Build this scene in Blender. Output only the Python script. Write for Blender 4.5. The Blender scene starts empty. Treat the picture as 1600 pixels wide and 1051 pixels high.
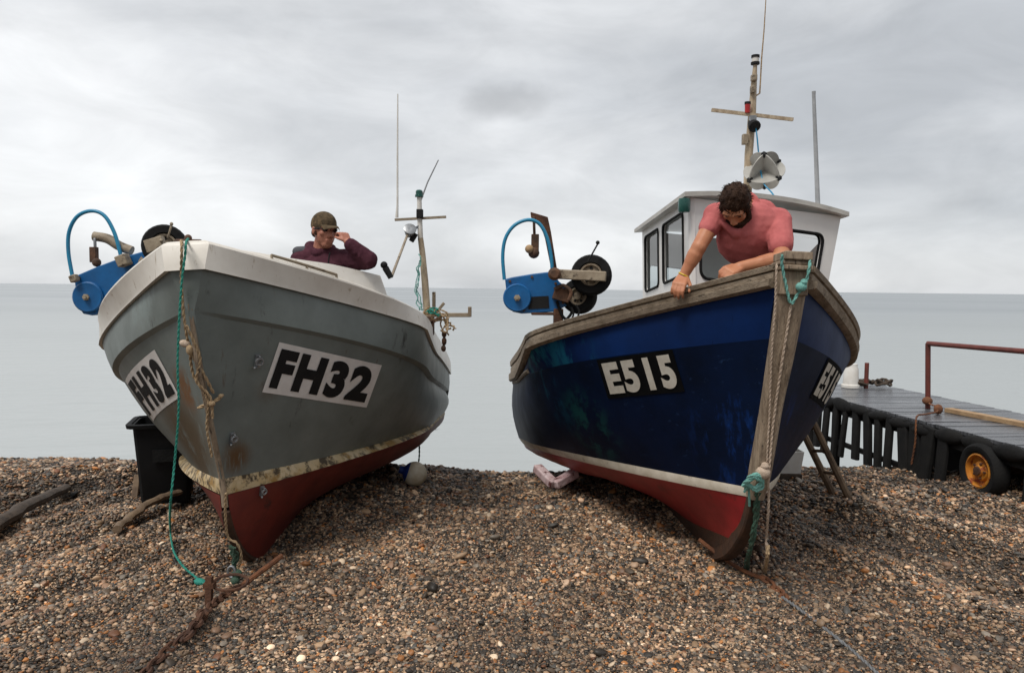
import bpy, bmesh, math, random
import numpy as np
from mathutils import Vector, Matrix
from mathutils.bvhtree import BVHTree
random.seed(7); RNG = np.random.default_rng(11)
scn = bpy.context.scene
COL = scn.collection
HC = 1.8                                    # eye height of the photographer above the shingle
# ------------------------------------------------------------------ camera
FPX, CX, CY = 1155., 800., 525.5
PITCH = math.atan((525.5-451)/FPX); ROLL = math.radians(.62)
fwd = np.array([0, math.cos(PITCH), -math.sin(PITCH)])
_u = np.array([0, math.sin(PITCH), math.cos(PITCH)]); _r = np.array([1., 0, 0])
rgt = math.cos(ROLL)*_r+math.sin(ROLL)*_u; upv = -math.sin(ROLL)*_r+math.cos(ROLL)*_u
CAMP = np.array([0, 0, HC])
cd = bpy.data.cameras.new('camera'); cam = bpy.data.objects.new('camera', cd); COL.objects.link(cam)
cd.sensor_width = 36; cd.lens = 36*FPX/1600; cd.clip_start = .05; cd.clip_end = 60000
cam.matrix_world = Matrix(((rgt[0], upv[0], -fwd[0], 0), (rgt[1], upv[1], -fwd[1], 0), (rgt[2], upv[2], -fwd[2], HC), (0, 0, 0, 1)))
scn.camera = cam
def ray(px, py):
    d = fwd+rgt*(px-CX)/FPX-upv*(py-CY)/FPX
    return d/np.linalg.norm(d)
def pt(px, py, Y):
    d = ray(px, py); return CAMP+d*(Y/d[1])
# ------------------------------------------------------------------ terrain
def vnoise(x, y, s, seed):
    x = np.asarray(x, float)/s; y = np.asarray(y, float)/s
    xi = np.floor(x).astype(int); yi = np.floor(y).astype(int); fx = x-xi; fy = y-yi
    fx = fx*fx*(3-2*fx); fy = fy*fy*(3-2*fy)
    def h(a, b):
        n = (a*374761393+b*668265263+seed*974711) & 0x7fffffff
        n = ((n ^ (n >> 13))*1274126177) & 0x7fffffff
        return ((n ^ (n >> 16)) & 0xffff)/65535.
    return (h(xi, yi)*(1-fx)+h(xi+1, yi)*fx)*(1-fy)+(h(xi, yi+1)*(1-fx)+h(xi+1, yi+1)*fx)*fy-.5
def zg(x, y):
    x = np.asarray(x, float); y = np.asarray(y, float)
    u = np.clip(y-5, 0, 8)
    z = -.025*u*u-.4*np.clip(y-13, 0, 1e4)
    z = z+.10*vnoise(x, y, 2.3, 3)*np.exp(-((y-7)/5)**2)+.07*vnoise(x, y, .8, 5)+.035*vnoise(x, y, .33, 9)
    z = z-.13*np.exp(-((x-.25)/1.1)**2)*np.clip((y-5.5)/2.5, 0, 1)
    # furrows left by boats hauled up and down, fanning towards the viewer
    uu_ = x/(1+.14*np.clip(6-y, -3, 5)); ff_ = np.clip((np.abs(uu_)-.9)/1.2, .25, 1)*np.clip((9.5-y)/2.5, 0, 1)
    z = z+ff_*(.15*vnoise(uu_, y*.13, .30, 31)+.08*vnoise(uu_+7, y*.18, .14, 32))+.05*vnoise(x, y*.7, .17, 33)
    # unseen shingle bank added behind the photographer to block low light
    z = z+np.clip(-y-2, 0, 40)*.24
    z = z-.05*np.exp(-(((x-1.45)/.3)**2+((y-3.65)/.2)**2))-.05*np.exp(-(((x+.02)/.22)**2+((y-4.95)/.16)**2))
    return z
def gpt(px, py, lift=0.):
    d = ray(px, py); t = 2.
    for k in range(900):
        p = CAMP+d*t
        if p[2] < float(zg(p[0], p[1]))+lift: break
        t += .02
    return p
# ------------------------------------------------------------------ materials
def mat(name, c1, c2=None, scale=6., rough=.6, bump=.0, bscale=40., metal=0., spots=None, sscale=9., samt=.5, stretch=(1, 1, 1), coat=0., spec=.5, detail=6., rvar=.12, sstretch=None, drip=None, sloc=(3.1, 1.7, .4)):
    m = bpy.data.materials.new(name); m.use_nodes = True; N = m.node_tree.nodes; L = m.node_tree.links
    b = N['Principled BSDF']; tc = N.new('ShaderNodeTexCoord'); mp = N.new('ShaderNodeMapping')
    mp.inputs['Scale'].default_value = stretch; L.new(tc.outputs['Object'], mp.inputs[0])
    n1 = N.new('ShaderNodeTexNoise'); n1.inputs['Scale'].default_value = scale; n1.inputs['Detail'].default_value = detail; n1.inputs['Roughness'].default_value = .62
    L.new(mp.outputs[0], n1.inputs['Vector'])
    r = N.new('ShaderNodeValToRGB'); r.color_ramp.elements[0].position = .36; r.color_ramp.elements[1].position = .66
    c2 = c2 or tuple(x*.7 for x in c1)
    r.color_ramp.elements[0].color = (*c1, 1); r.color_ramp.elements[1].color = (*c2, 1)
    L.new(n1.outputs[0], r.inputs[0]); col = r.outputs[0]
    def layer(col, colour, sc, amt, st, at=None, rad=.4):
        mp2 = N.new('ShaderNodeMapping'); mp2.inputs['Scale'].default_value = st; mp2.inputs['Location'].default_value = sloc; L.new(tc.outputs['Object'], mp2.inputs[0])
        n = N.new('ShaderNodeTexNoise'); n.inputs['Scale'].default_value = sc; n.inputs['Detail'].default_value = 8; n.inputs['Roughness'].default_value = .7
        L.new(mp2.outputs[0], n.inputs['Vector'])
        q = N.new('ShaderNodeMapRange'); q.inputs['From Min'].default_value = 1-amt-.05+.02; q.inputs['From Max'].default_value = 1-amt+.07; L.new(n.outputs[0], q.inputs[0])
        fac = q.outputs[0]
        if at is not None:                     # wear confined to one place on the thing
            ds = N.new('ShaderNodeVectorMath'); ds.operation = 'DISTANCE'; L.new(tc.outputs['Object'], ds.inputs[0]); ds.inputs[1].default_value = at
            fo = N.new('ShaderNodeMapRange'); fo.interpolation_type = 'SMOOTHSTEP'; fo.inputs['From Min'].default_value = rad; fo.inputs['From Max'].default_value = rad*.25; L.new(ds.outputs['Value'], fo.inputs[0])
            ml = N.new('ShaderNodeMath'); ml.operation = 'MULTIPLY'; L.new(fac, ml.inputs[0]); L.new(fo.outputs[0], ml.inputs[1]); fac = ml.outputs[0]
        mx = N.new('ShaderNodeMix'); mx.data_type = 'RGBA'; L.new(fac, mx.inputs[0]); L.new(col, mx.inputs[6]); mx.inputs[7].default_value = (*colour, 1)
        return mx.outputs[2]
    if spots: col = layer(col, spots, sscale, samt, sstretch or stretch)
    for dr in (drip or []): col = layer(col, *dr)
    L.new(col, b.inputs['Base Color'])
    mr = N.new('ShaderNodeMapRange'); mr.inputs['To Min'].default_value = max(0, rough-rvar); mr.inputs['To Max'].default_value = min(1, rough+rvar)
    L.new(n1.outputs[0], mr.inputs[0]); L.new(mr.outputs[0], b.inputs['Roughness'])
    b.inputs['Metallic'].default_value = metal; b.inputs['Coat Weight'].default_value = coat; b.inputs['Specular IOR Level'].default_value = spec
    if bump:
        n2 = N.new('ShaderNodeTexNoise'); n2.inputs['Scale'].default_value = bscale; n2.inputs['Detail'].default_value = 5; L.new(mp.outputs[0], n2.inputs['Vector'])
        bp = N.new('ShaderNodeBump'); bp.inputs['Strength'].default_value = bump; bp.inputs['Distance'].default_value = .01
        L.new(n2.outputs[0], bp.inputs['Height']); L.new(bp.outputs[0], b.inputs['Normal'])
    return m
def rgb(r, g, b):
    f = lambda v: (v/255/12.92) if v/255 < .04045 else ((v/255+.055)/1.055)**2.4
    return (f(r), f(g), f(b))
M = {}
M['grey_paint'] = mat('grey_hull_paint', (.11, .122, .116), (.082, .092, .087), 3, .45, .06, 30, spots=(.05, .05, .045), sscale=5, samt=.34, sstretch=(1.2, 1.2, .5),
    drip=[((.22, .22, .2), 70, .27, (1, 1, .5)), ((.10, .055, .025), 6, .31, (3, 3, .35))])
fho = np.array([-1.839, 4.8, 0]); FP = lambda px, py, Y: tuple(float(q) for q in pt(px, py, Y)-fho)
M['grey_paint'] = mat('grey_hull_paint', (.175, .20, .188), (.128, .147, .137), 3, .48, .08, 30, spots=(.045, .046, .04), sscale=5, samt=.35, sstretch=(1.2, 1.2, .5),
    drip=[((.22, .22, .2), 70, .29, (1, 1, .5)), ((.19, .2, .19), 24, .28, (3, 3, .25)), ((.09, .05, .022), 6, .33, (3, 3, .3)), ((.27, .28, .26), 13, .30, (4, .3, 5)), ((.06, .06, .055), 9, .31, (4, .3, 5)), ((.11, .055, .02), 9, .6, (7, 7, .5), FP(405, 600, 4.7), .17), ((.11, .055, .02), 9, .6, (7, 7, .5), FP(363, 712, 4.55), .15), ((.085, .062, .036), 3.5, .62, (2, 2, .7), FP(285, 690, 4.7), .55), ((.16, .08, .035), 7, .55, (2, 2, .6), FP(297, 606, 4.5), .2), ((.20, .24, .23), 5, .5, (2, 2, 1), FP(240, 448, 4.6), .4)])
M['white_gel'] = mat('white_gelcoat', (.76, .72, .65), (.66, .61, .54), 4, .4, .05, 25, spots=(.22, .15, .09), sscale=14, samt=.27, drip=[((.38, .3, .21), 9, .37, (3, 3, .5)), ((.2, .13, .07), 22, .31, (3, 3, .6))])
M['red_paint'] = mat('red_antifouling', (.17, .022, .014), (.11, .015, .011), 5, .55, .1, 40, spots=(.035, .012, .01), sscale=7, samt=.36)
M['cream_stripe'] = mat('cream_boot_stripe', (.62, .5, .32), (.5, .36, .17), 8, .6, .2, 30, spots=(.07, .05, .028), sscale=11, samt=.49, drip=[((.34, .2, .06), 7, .44, (1, 1, 1))])
blo = np.array([1.497, 4.627, 0]); BP = lambda px, py, Y: tuple(float(q) for q in pt(px, py, Y)-blo)
M['blue_paint'] = mat('navy_hull_paint', (.0024, .0095, .037), (.0017, .0055, .018), 2.2, .55, .05, 18, spec=.1,
    drip=[((.005, .028, .13), 5, .46, (1.5, 1.5, .5), BP(1170, 690, 4.3), .5), ((.008, .06, .065), 7, .50, (1.5, .8, .9), BP(930, 660, 5.5), .42), ((.006, .05, .09), 4, .44, (1.5, 1.5, .6), BP(850, 610, 6), .6), ((.05, .075, .11), 15, .30, (4, .25, 5)), ((.012, .03, .08), 6, .36, (3, .3, 3)), ((.001, .002, .005), 8, .33, (5, 5, .4)), ((.10, .13, .16), 60, .27, (1, 1, .6))])
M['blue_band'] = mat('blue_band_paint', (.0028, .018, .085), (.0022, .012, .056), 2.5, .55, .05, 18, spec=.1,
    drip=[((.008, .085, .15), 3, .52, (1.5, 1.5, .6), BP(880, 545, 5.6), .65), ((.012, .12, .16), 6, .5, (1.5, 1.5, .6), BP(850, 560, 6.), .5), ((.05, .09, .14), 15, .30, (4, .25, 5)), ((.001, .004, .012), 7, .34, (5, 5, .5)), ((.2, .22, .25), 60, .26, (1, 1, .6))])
M['red_paint2'] = mat('bright_red_antifouling', (.33, .012, .016), (.21, .010, .012), 4, .5, .1, 30, spots=(.03, .012, .01), sscale=5, samt=.38)
M['white_stripe'] = mat('white_boot_stripe', (.66, .6, .5), (.5, .44, .34), 7, .55, .1, 30, spots=(.09, .07, .05), sscale=14, samt=.37)
M['keel_wood'] = mat('dark_keel_timber', (.07, .03, .014), (.035, .018, .01), 9, .8, .4, 50)
M['wood'] = mat('weathered_timber', (.33, .265, .195), (.19, .145, .10), 5, .8, .5, 30, stretch=(4, 1.2, 4), spots=(.05, .038, .028), sscale=9, samt=.4, sstretch=(5, 1, 6), drip=[((.42, .38, .32), 8, .3, (3, 1.2, 3))])
M['stem_wood'] = mat('weathered_stem_timber', (.35, .27, .19), (.18, .13, .088), 6, .8, .5, 30, stretch=(5, 5, .8), spots=(.05, .038, .028), sscale=10, samt=.4, sstretch=(7, 7, .8), drip=[((.42, .38, .32), 9, .32, (4, 4, .7))])
M['dark_wood'] = mat('dark_wet_timber', (.075, .05, .032), (.035, .025, .018), 6, .75, .5, 30, stretch=(3, 3, 3))
M['tan_wood'] = mat('tan_timber', (.42, .28, .15), (.28, .17, .09), 7, .75, .4, 40)
M['stick_wood'] = mat('driftwood', (.22, .15, .09), (.08, .05, .032), 5, .8, .4, 40)
M['rubber'] = mat('black_rubber', (.009, .009, .0095), (.016, .0155, .015), 8, .85, .4, 50, spec=.18)
M['black_plastic'] = mat('black_plastic', (.006, .0062, .007), (.010, .010, .011), 6, .7, .1, 20, spec=.2)
M['steel'] = mat('galvanised_steel', (.34, .35, .36), (.24, .25, .26), 12, .45, .1, 50, metal=.7, spots=(.18, .09, .04), sscale=12, samt=.36)
M['cable'] = mat('wire_cable', (.20, .205, .21), (.11, .113, .118), 30, .6, .3, 90)
M['rust'] = mat('rusty_iron', (.11, .045, .02), (.05, .022, .013), 14, .85, .5, 60)
M['rust_light'] = mat('orange_rust_iron', (.2, .075, .028), (.1, .04, .02), 14, .85, .5, 60)
M['red_rail'] = mat('red_oxide_rail', (.16, .035, .024), (.10, .024, .018), 9, .6, .2, 50)
M['hauler_blue'] = mat('hauler_blue_paint', (.006, .12, .34), (.005, .085, .24), 6, .4, .1, 30, spots=(.02, .02, .03), sscale=12, samt=.33)
M['hose_blue'] = mat('blue_hose', (.02, .25, .42), (.02, .2, .36), 9, .4)
M['beige_metal'] = mat('beige_worn_metal', (.34, .28, .2), (.2, .15, .1), 10, .6, .2, 40, spots=(.06, .04, .025), sscale=14, samt=.42)
M['rusty_block'] = mat('rusty_block', (.13, .06, .03), (.05, .03, .02), 14, .8, .3, 50)
M['teal_rope'] = mat('teal_rope', (.02, .27, .2), (.02, .19, .15), 60, .75, .6, 180)
M['pale_teal_rope'] = mat('pale_teal_rope', (.22, .48, .42), (.12, .34, .3), 60, .75, .6, 180)
M['dark_green_rope'] = mat('dark_green_rope', (.03, .09, .06), (.05, .07, .045), 50, .85, .6, 180)
M['tan_rope'] = mat('tan_rope', (.46, .33, .19), (.27, .18, .1), 50, .85, .6, 180)
M['pale_rope'] = mat('pale_rope', (.58, .46, .36), (.4, .3, .22), 50, .85, .6, 180)
M['white_paint'] = mat('white_cabin_paint', (.82, .80, .77), (.76, .73, .70), 3, .4, .04, 20, spots=(.4, .33, .26), sscale=12, samt=.27)
M['roof_trim'] = mat('cabin_roof_trim', (.5, .48, .44), (.38, .36, .33), 6, .6, .1, 30)
M['white_plastic'] = mat('white_plastic', (.72, .7, .66), (.62, .58, .52), 7, .45)
M['buoy_white'] = mat('stained_white_buoy', (.66, .6, .48), (.5, .4, .25), 9, .5, .1, 30, spots=(.12, .07, .03), sscale=24, samt=.34)
M['buoy_blue'] = mat('blue_buoy_cap', (.01, .04, .25), (.008, .03, .18), 9, .5)
M['mast_wood'] = mat('weathered_mast', (.5, .41, .29), (.3, .22, .14), 8, .7, .3, 60, stretch=(3, 3, 1), spots=(.12, .06, .03), sscale=18, samt=.36)
M['mast_white'] = mat('white_mast_paint', (.72, .7, .66), (.58, .54, .48), 8, .5)
M['grey_pole'] = mat('grey_pole_paint', (.36, .37, .38), (.25, .26, .27), 8, .5)
M['reflector'] = mat('grey_reflector_plate', (.42, .41, .38), (.32, .31, .28), 8, .5, metal=.2)
M['black_paint'] = mat('black_paint', (.008, .008, .009), (.015, .0145, .014), 9, .7, spec=.25)
M['black_panel'] = mat('flat_black_panel', (.003, .003, .0035), (.006, .006, .0065), 9, .9, spec=.08)
M['num_white'] = mat('white_number_panel', (.76, .73, .70), (.66, .63, .60), 9, .5, spots=(.25, .17, .1), sscale=16, samt=.28)
M['letter_white'] = mat('worn_white_lettering', (.6, .57, .5), (.5, .46, .39), 15, .6, spots=(.1, .1, .1), sscale=30, samt=.33)
M['green_lamp'] = mat('green_lamp_glass', (.01, .09, .07), (.008, .06, .05), 9, .25)
M['red_lamp'] = mat('red_lamp_glass', (.4, .015, .012), (.3, .01, .01), 9, .25)
M['yellow_rim'] = mat('yellow_wheel_paint', (.62, .26, .03), (.45, .16, .02), 8, .55, .1, 40, spots=(.2, .03, .012), sscale=9, samt=.46)
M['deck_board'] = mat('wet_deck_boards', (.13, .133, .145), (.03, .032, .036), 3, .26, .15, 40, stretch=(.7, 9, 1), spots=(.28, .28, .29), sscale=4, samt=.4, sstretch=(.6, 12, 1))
M['pink_wood'] = mat('pink_white_painted_skid', (.62, .5, .5), (.42, .26, .26), 8, .7, .2, 40, spots=(.09, .02, .02), sscale=14, samt=.46)
M['bare_deck'] = mat('grey_deck_paint', (.2, .2, .19), (.14, .14, .13), 6, .7)
M['skin'] = mat('skin', (.52, .23, .125), (.43, .165, .085), 12, .5, .1, 120, spec=.35)
M['skin2'] = mat('ruddy_skin', (.42, .18, .12), (.34, .13, .085), 12, .5, .1, 120, spec=.35)
M['hair'] = mat('dark_brown_hair', (.045, .021, .011), (.022, .010, .006), 30, .7, .6, 160, spec=.2)
M['pink_cloth'] = mat('faded_pink_jersey', (.52, .15, .145), (.40, .105, .105), 9, .9, .35, 30, spec=.15)
M['maroon_cloth'] = mat('maroon_fleece', (.085, .03, .042), (.058, .02, .03), 9, .95, .5, 40, spec=.1)
M['grey_cloth'] = mat('grey_fleece', (.09, .09, .10), (.06, .06, .07), 9, .95, .5, 40, spec=.1)
M['navy_cloth'] = mat('dark_trousers', (.02, .022, .03), (.014, .015, .02), 9, .9, .3, 40, spec=.1)
M['camo'] = mat('camouflage_cotton', (.11, .08, .048), (.045, .034, .022), 28, .9, .2, 80, spots=(.16, .11, .06), sscale=26, samt=.46, spec=.1)
M['yellow_band'] = mat('yellow_band', (.7, .5, .03), (.6, .42, .03), 9, .5)
M['black_glass'] = mat('dark_lens', (.01, .01, .012), (.01, .01, .012), 9, .15)
M['phone'] = mat('phone_case', (.015, .015, .016), (.02, .02, .02), 9, .3)
M['ship_blue'] = mat('distant_ship_paint', (.03, .12, .25), (.03, .1, .2), .1, .6)
def glass():
    m = bpy.data.materials.new('window_glass'); m.use_nodes = True; N = m.node_tree.nodes; L = m.node_tree.links; N.remove(N['Principled BSDF']); out = N['Material Output']
    t = N.new('ShaderNodeBsdfTransparent'); t.inputs[0].default_value = (.78, .83, .84, 1); g = N.new('ShaderNodeBsdfGlossy'); g.inputs['Roughness'].default_value = .03; f = N.new('ShaderNodeFresnel'); f.inputs[0].default_value = 1.6
    mx = N.new('ShaderNodeMixShader'); L.new(f.outputs[0], mx.inputs[0]); L.new(t.outputs[0], mx.inputs[1]); L.new(g.outputs[0], mx.inputs[2]); L.new(mx.outputs[0], out.inputs[0])
    return m
M['glass'] = glass()
# ------------------------------------------------------------------ mesh builder
def frame(z):
    z = np.asarray(z, float); z = z/np.linalg.norm(z)
    a = np.array([0, 0, 1.]) if abs(z[2]) < .9 else np.array([1., 0, 0])
    x = np.cross(a, z); x /= np.linalg.norm(x); return x, np.cross(z, x), z
class MB:
    def __init__(s): s.v = []; s.f = []; s.m = []
    def add(s, V, Fc, mi=0):
        o = len(s.v); s.v += [tuple(map(float, p)) for p in V]
        for f in Fc: s.f.append(tuple(o+i for i in f)); s.m.append(mi)
    def grid(s, P, mi=0, closed=False, flip=False):
        P = np.asarray(P, float); a, b = P.shape[:2]; F = []
        for i in range(a-1):
            for j in range(b if closed else b-1):
                k = (j+1) % b; q = (i*b+j, i*b+k, (i+1)*b+k, (i+1)*b+j)
                F.append(q[::-1] if flip else q)
        s.add(P.reshape(-1, 3), F, mi); return s
    def tube(s, pts, r, seg=8, mi=0, cap=True, squash=1.):
        pts = np.asarray(pts, float); n = len(pts); r = np.ones(n)*r if np.isscalar(r) else np.asarray(r, float)
        T = np.gradient(pts, axis=0) if n > 2 else np.repeat((pts[1]-pts[0])[None], n, 0)
        x, y, z = frame(T[0]); R = []
        for i in range(n):
            z = T[i]/(np.linalg.norm(T[i])+1e-12); x = x-z*(x@z); x /= np.linalg.norm(x); y = np.cross(z, x)
            R.append([pts[i]+r[i]*(math.cos(a)*x+squash*math.sin(a)*y) for a in np.linspace(0, 2*math.pi, seg, False)])
        s.grid(R, mi, True)
        if cap:
            o = len(s.v)-n*seg; s.f.append(tuple(o+i for i in range(seg))[::-1]); s.m.append(mi)
            s.f.append(tuple(len(s.v)-seg+i for i in range(seg))); s.m.append(mi)
        return s
    def box(s, c, size, X=None, Z=None, mi=0):
        if X is None: X = np.array([1., 0, 0])
        if Z is None: Z = np.array([0, 0, 1.])
        X = np.asarray(X, float)/np.linalg.norm(X); Z = np.asarray(Z, float); Z = Z-X*(Z@X); Z /= np.linalg.norm(Z); Y = np.cross(Z, X)
        h = np.asarray(size, float)/2; c = np.asarray(c, float)
        V = [c+a*h[0]*X+b*h[1]*Y+d*h[2]*Z for a in (-1, 1) for b in (-1, 1) for d in (-1, 1)]
        s.add(V, [(0, 1, 3, 2), (4, 6, 7, 5), (0, 4, 5, 1), (2, 3, 7, 6), (0, 2, 6, 4), (1, 5, 7, 3)], mi); return s
    def beam(s, a, b, w, h, up=(0, 0, 1), mi=0):
        a = np.asarray(a, float); b = np.asarray(b, float); return s.box((a+b)/2, (np.linalg.norm(b-a), w, h), b-a, up, mi)
    def lathe(s, c, axis, prof, seg=24, mi=0):
        x, y, z = frame(axis); c = np.asarray(c, float)
        R = [[c+z*h+max(r, 1e-4)*(math.cos(a)*x+math.sin(a)*y) for a in np.linspace(0, 2*math.pi, seg, False)] for r, h in prof]
        s.grid(R, mi, True); return s
    def ell(s, c, r, X=None, Z=None, seg=16, mi=0):
        X = np.array([1., 0, 0]) if X is None else np.asarray(X, float)/np.linalg.norm(X)
        Z = np.array([0, 0, 1.]) if Z is None else np.asarray(Z, float); Z = Z-X*(Z@X); Z = Z/np.linalg.norm(Z); Y = np.cross(Z, X)
        r = np.ones(3)*r if np.isscalar(r) else np.asarray(r, float); c = np.asarray(c, float)
        R = [[c+X*r[0]*math.sin(t)*math.cos(a)+Y*r[1]*math.sin(t)*math.sin(a)+Z*r[2]*math.cos(t) for a in np.linspace(0, 2*math.pi, seg, False)] for t in np.linspace(.02, math.pi-.02, seg//2+1)]
        s.grid(R, mi, True, True); b = len(s.v)-len(R)*seg
        s.f.append(tuple(b+i for i in range(seg))); s.m.append(mi); e = len(s.v)-seg; s.f.append(tuple(e+i for i in range(seg))[::-1]); s.m.append(mi)
        return s
    def cap(s, a, b, ra, rb, seg=14, mi=0):
        a = np.asarray(a, float); b = np.asarray(b, float); x, y, z = frame(b-a if np.linalg.norm(b-a) > 1e-6 else (0, 0, 1)); R = []
        for t in np.linspace(-math.pi/2+.05, 0, 5): R.append((a+z*ra*math.sin(t), ra*math.cos(t)))
        for t in np.linspace(0, math.pi/2-.05, 5): R.append((b+z*rb*math.sin(t), rb*math.cos(t)))
        s.grid([[p+r*(math.cos(q)*x+math.sin(q)*y) for q in np.linspace(0, 2*math.pi, seg, False)] for p, r in R], mi, True)
        o = len(s.v)-len(R)*seg; s.f.append(tuple(o+i for i in range(seg))[::-1]); s.m.append(mi); e = len(s.v)-seg; s.f.append(tuple(e+i for i in range(seg))); s.m.append(mi)
        return s
    def prism(s, P, off, mi=0):
        P = np.asarray(P, float); n = len(P); V = np.r_[P, P+np.asarray(off, float)]
        s.add(V, [tuple(range(n)), tuple(range(2*n-1, n-1, -1))]+[(i, n+i, n+(i+1) % n, (i+1) % n) for i in range(n)], mi); return s
    def build(s, name, mats, parent=None, smooth=True, bevel=0., sharp=.7, subd=0):
        mats = mats if isinstance(mats, (list, tuple)) else [mats]
        off = np.array(parent['_o']) if parent is not None and '_o' in parent else np.zeros(3)
        me = bpy.data.meshes.new(name); me.from_pydata([tuple(np.array(p)-off) for p in s.v], [], s.f)
        for m in mats: me.materials.append(m)
        me.polygons.foreach_set('material_index', s.m); me.polygons.foreach_set('use_smooth', [smooth]*len(s.f))
        bm = bmesh.new(); bm.from_mesh(me); bmesh.ops.recalc_face_normals(bm, faces=bm.faces); bm.to_mesh(me); bm.free()
        if smooth: me.set_sharp_from_angle(angle=sharp)
        o = bpy.data.objects.new(name, me); COL.objects.link(o)
        if parent is not None: o.parent = parent; o['_o'] = [float(q) for q in off]
        if bevel:
            b = o.modifiers.new('bevel', 'BEVEL'); b.width = bevel; b.segments = 2; b.limit_method = 'ANGLE'
        if subd: q = o.modifiers.new('s', 'SUBSURF'); q.levels = q.render_levels = subd
        return o
def tag(o, label, cat, group=None, kind=None):
    if label: o['label'] = label
    if cat: o['category'] = cat
    if group: o['group'] = group
    if kind: o['kind'] = kind
    return o
def thing(name, label, cat, loc=(0, 0, 0), group=None):
    o = bpy.data.objects.new(name, None); COL.objects.link(o); o.location = tuple(map(float, loc)); o['_o'] = [float(q) for q in loc]; o.empty_display_size = .1
    return tag(o, label, cat, group)
def single(name, mb, mats, label, cat, loc=None, group=None, **kw):
    loc = np.mean(np.array(mb.v), 0) if loc is None else np.array(loc, float)
    mb.v = [tuple(np.array(p)-loc) for p in mb.v]; o = mb.build(name, mats, None, **kw); o.location = tuple(loc); return tag(o, label, cat, group)
def smooth_path(P, n=6):
    P = np.asarray(P, float); Q = np.r_[[2*P[0]-P[1]], P, [2*P[-1]-P[-2]]]; out = []
    for i in range(1, len(Q)-2):
        a, b, c, d = Q[i-1:i+3]
        for t in np.linspace(0, 1, n, False): out.append(.5*((2*b)+(-a+c)*t+(2*a-5*b+4*c-d)*t*t+(-a+3*b-3*c+d)*t**3))
    out.append(P[-1]); return np.array(out)
def path(pix, Y, n=6):
    Y = [Y]*len(pix) if np.isscalar(Y) else Y
    return smooth_path([pt(a, b, y) for (a, b), y in zip(pix, Y)], n)
def jitter(P, a, seed=1):
    r = np.random.default_rng(seed); return P+r.normal(0, a, P.shape)
def strip(bm_path, r, seed=1): pass
# ------------------------------------------------------------------ hulls
class Boat:
    def __init__(s, d, b0, L, tc, stem, taper=.14):
        s.d = d; s.b0 = b0; s.L = L; s.tc = tc; s.taper = taper
        cy, sy = math.cos(d['yaw']), math.sin(d['yaw']); cp, sp = math.cos(d['pit']), math.sin(d['pit']); cr, sr = math.cos(d['rol']), math.sin(d['rol'])
        Rr = np.array([[cr, 0, sr], [0, 1, 0], [-sr, 0, cr]]); Rp = np.array([[1, 0, 0], [0, cp, sp], [0, -sp, cp]]); Ry = np.array([[cy, -sy, 0], [sy, cy, 0], [0, 0, 1]])
        s.R = Ry@Rp@Rr; s.o = np.array([d['X'], d['Y'], HC])
        prof = []
        n = s.R[:, 0]
        for (px, py) in stem:
            r = ray(px, py); t = ((s.o-CAMP)@n)/(r@n); q = s.loc(CAMP+r*t); prof.append((q[1], q[2]))
        s.prof = smooth_path(np.array([(0, a, b) for a, b in prof]), 8)[:, 1:]
    def w(s, B, S, H): return np.stack(np.broadcast_arrays(np.asarray(B, float), np.asarray(S, float), np.asarray(H, float)), -1)@s.R.T+s.o
    def loc(s, P): return (np.asarray(P)-s.o)@s.R
    def s_at(s, h):
        hs = s.prof[::-1, 1]; ss = s.prof[::-1, 0]; return np.interp(h, np.maximum.accumulate(hs), ss)
    def curve(s, n, t):
        B, Le, p, h0, h1, h2, h3 = s.d[n]; t = np.asarray(t, float)
        u = np.clip(t/Le, 0, 1); b0 = s.b0.get(n, .03); b = b0+(B-b0)*(1-(1-u)**p)
        f = lambda q: h0+h1*q+h2*q*q+h3*q**3
        tc = s.tc if n in 'TSN' else min(s.L, 4.5); m = 'T' if n in 'TSN' else 'W'
        g = s.d[m]; sl = g[4]+2*g[5]*tc+3*g[6]*tc*tc
        h = np.where(t < tc, f(np.minimum(t, tc)), f(tc)+sl*(t-tc))
        b = b*(1-s.taper*np.clip((t-3)/(s.L-3), 0, 1)**2)
        return b, s.s_at(h0)+t*(s.L-s.s_at(h0))/s.L, h
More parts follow.
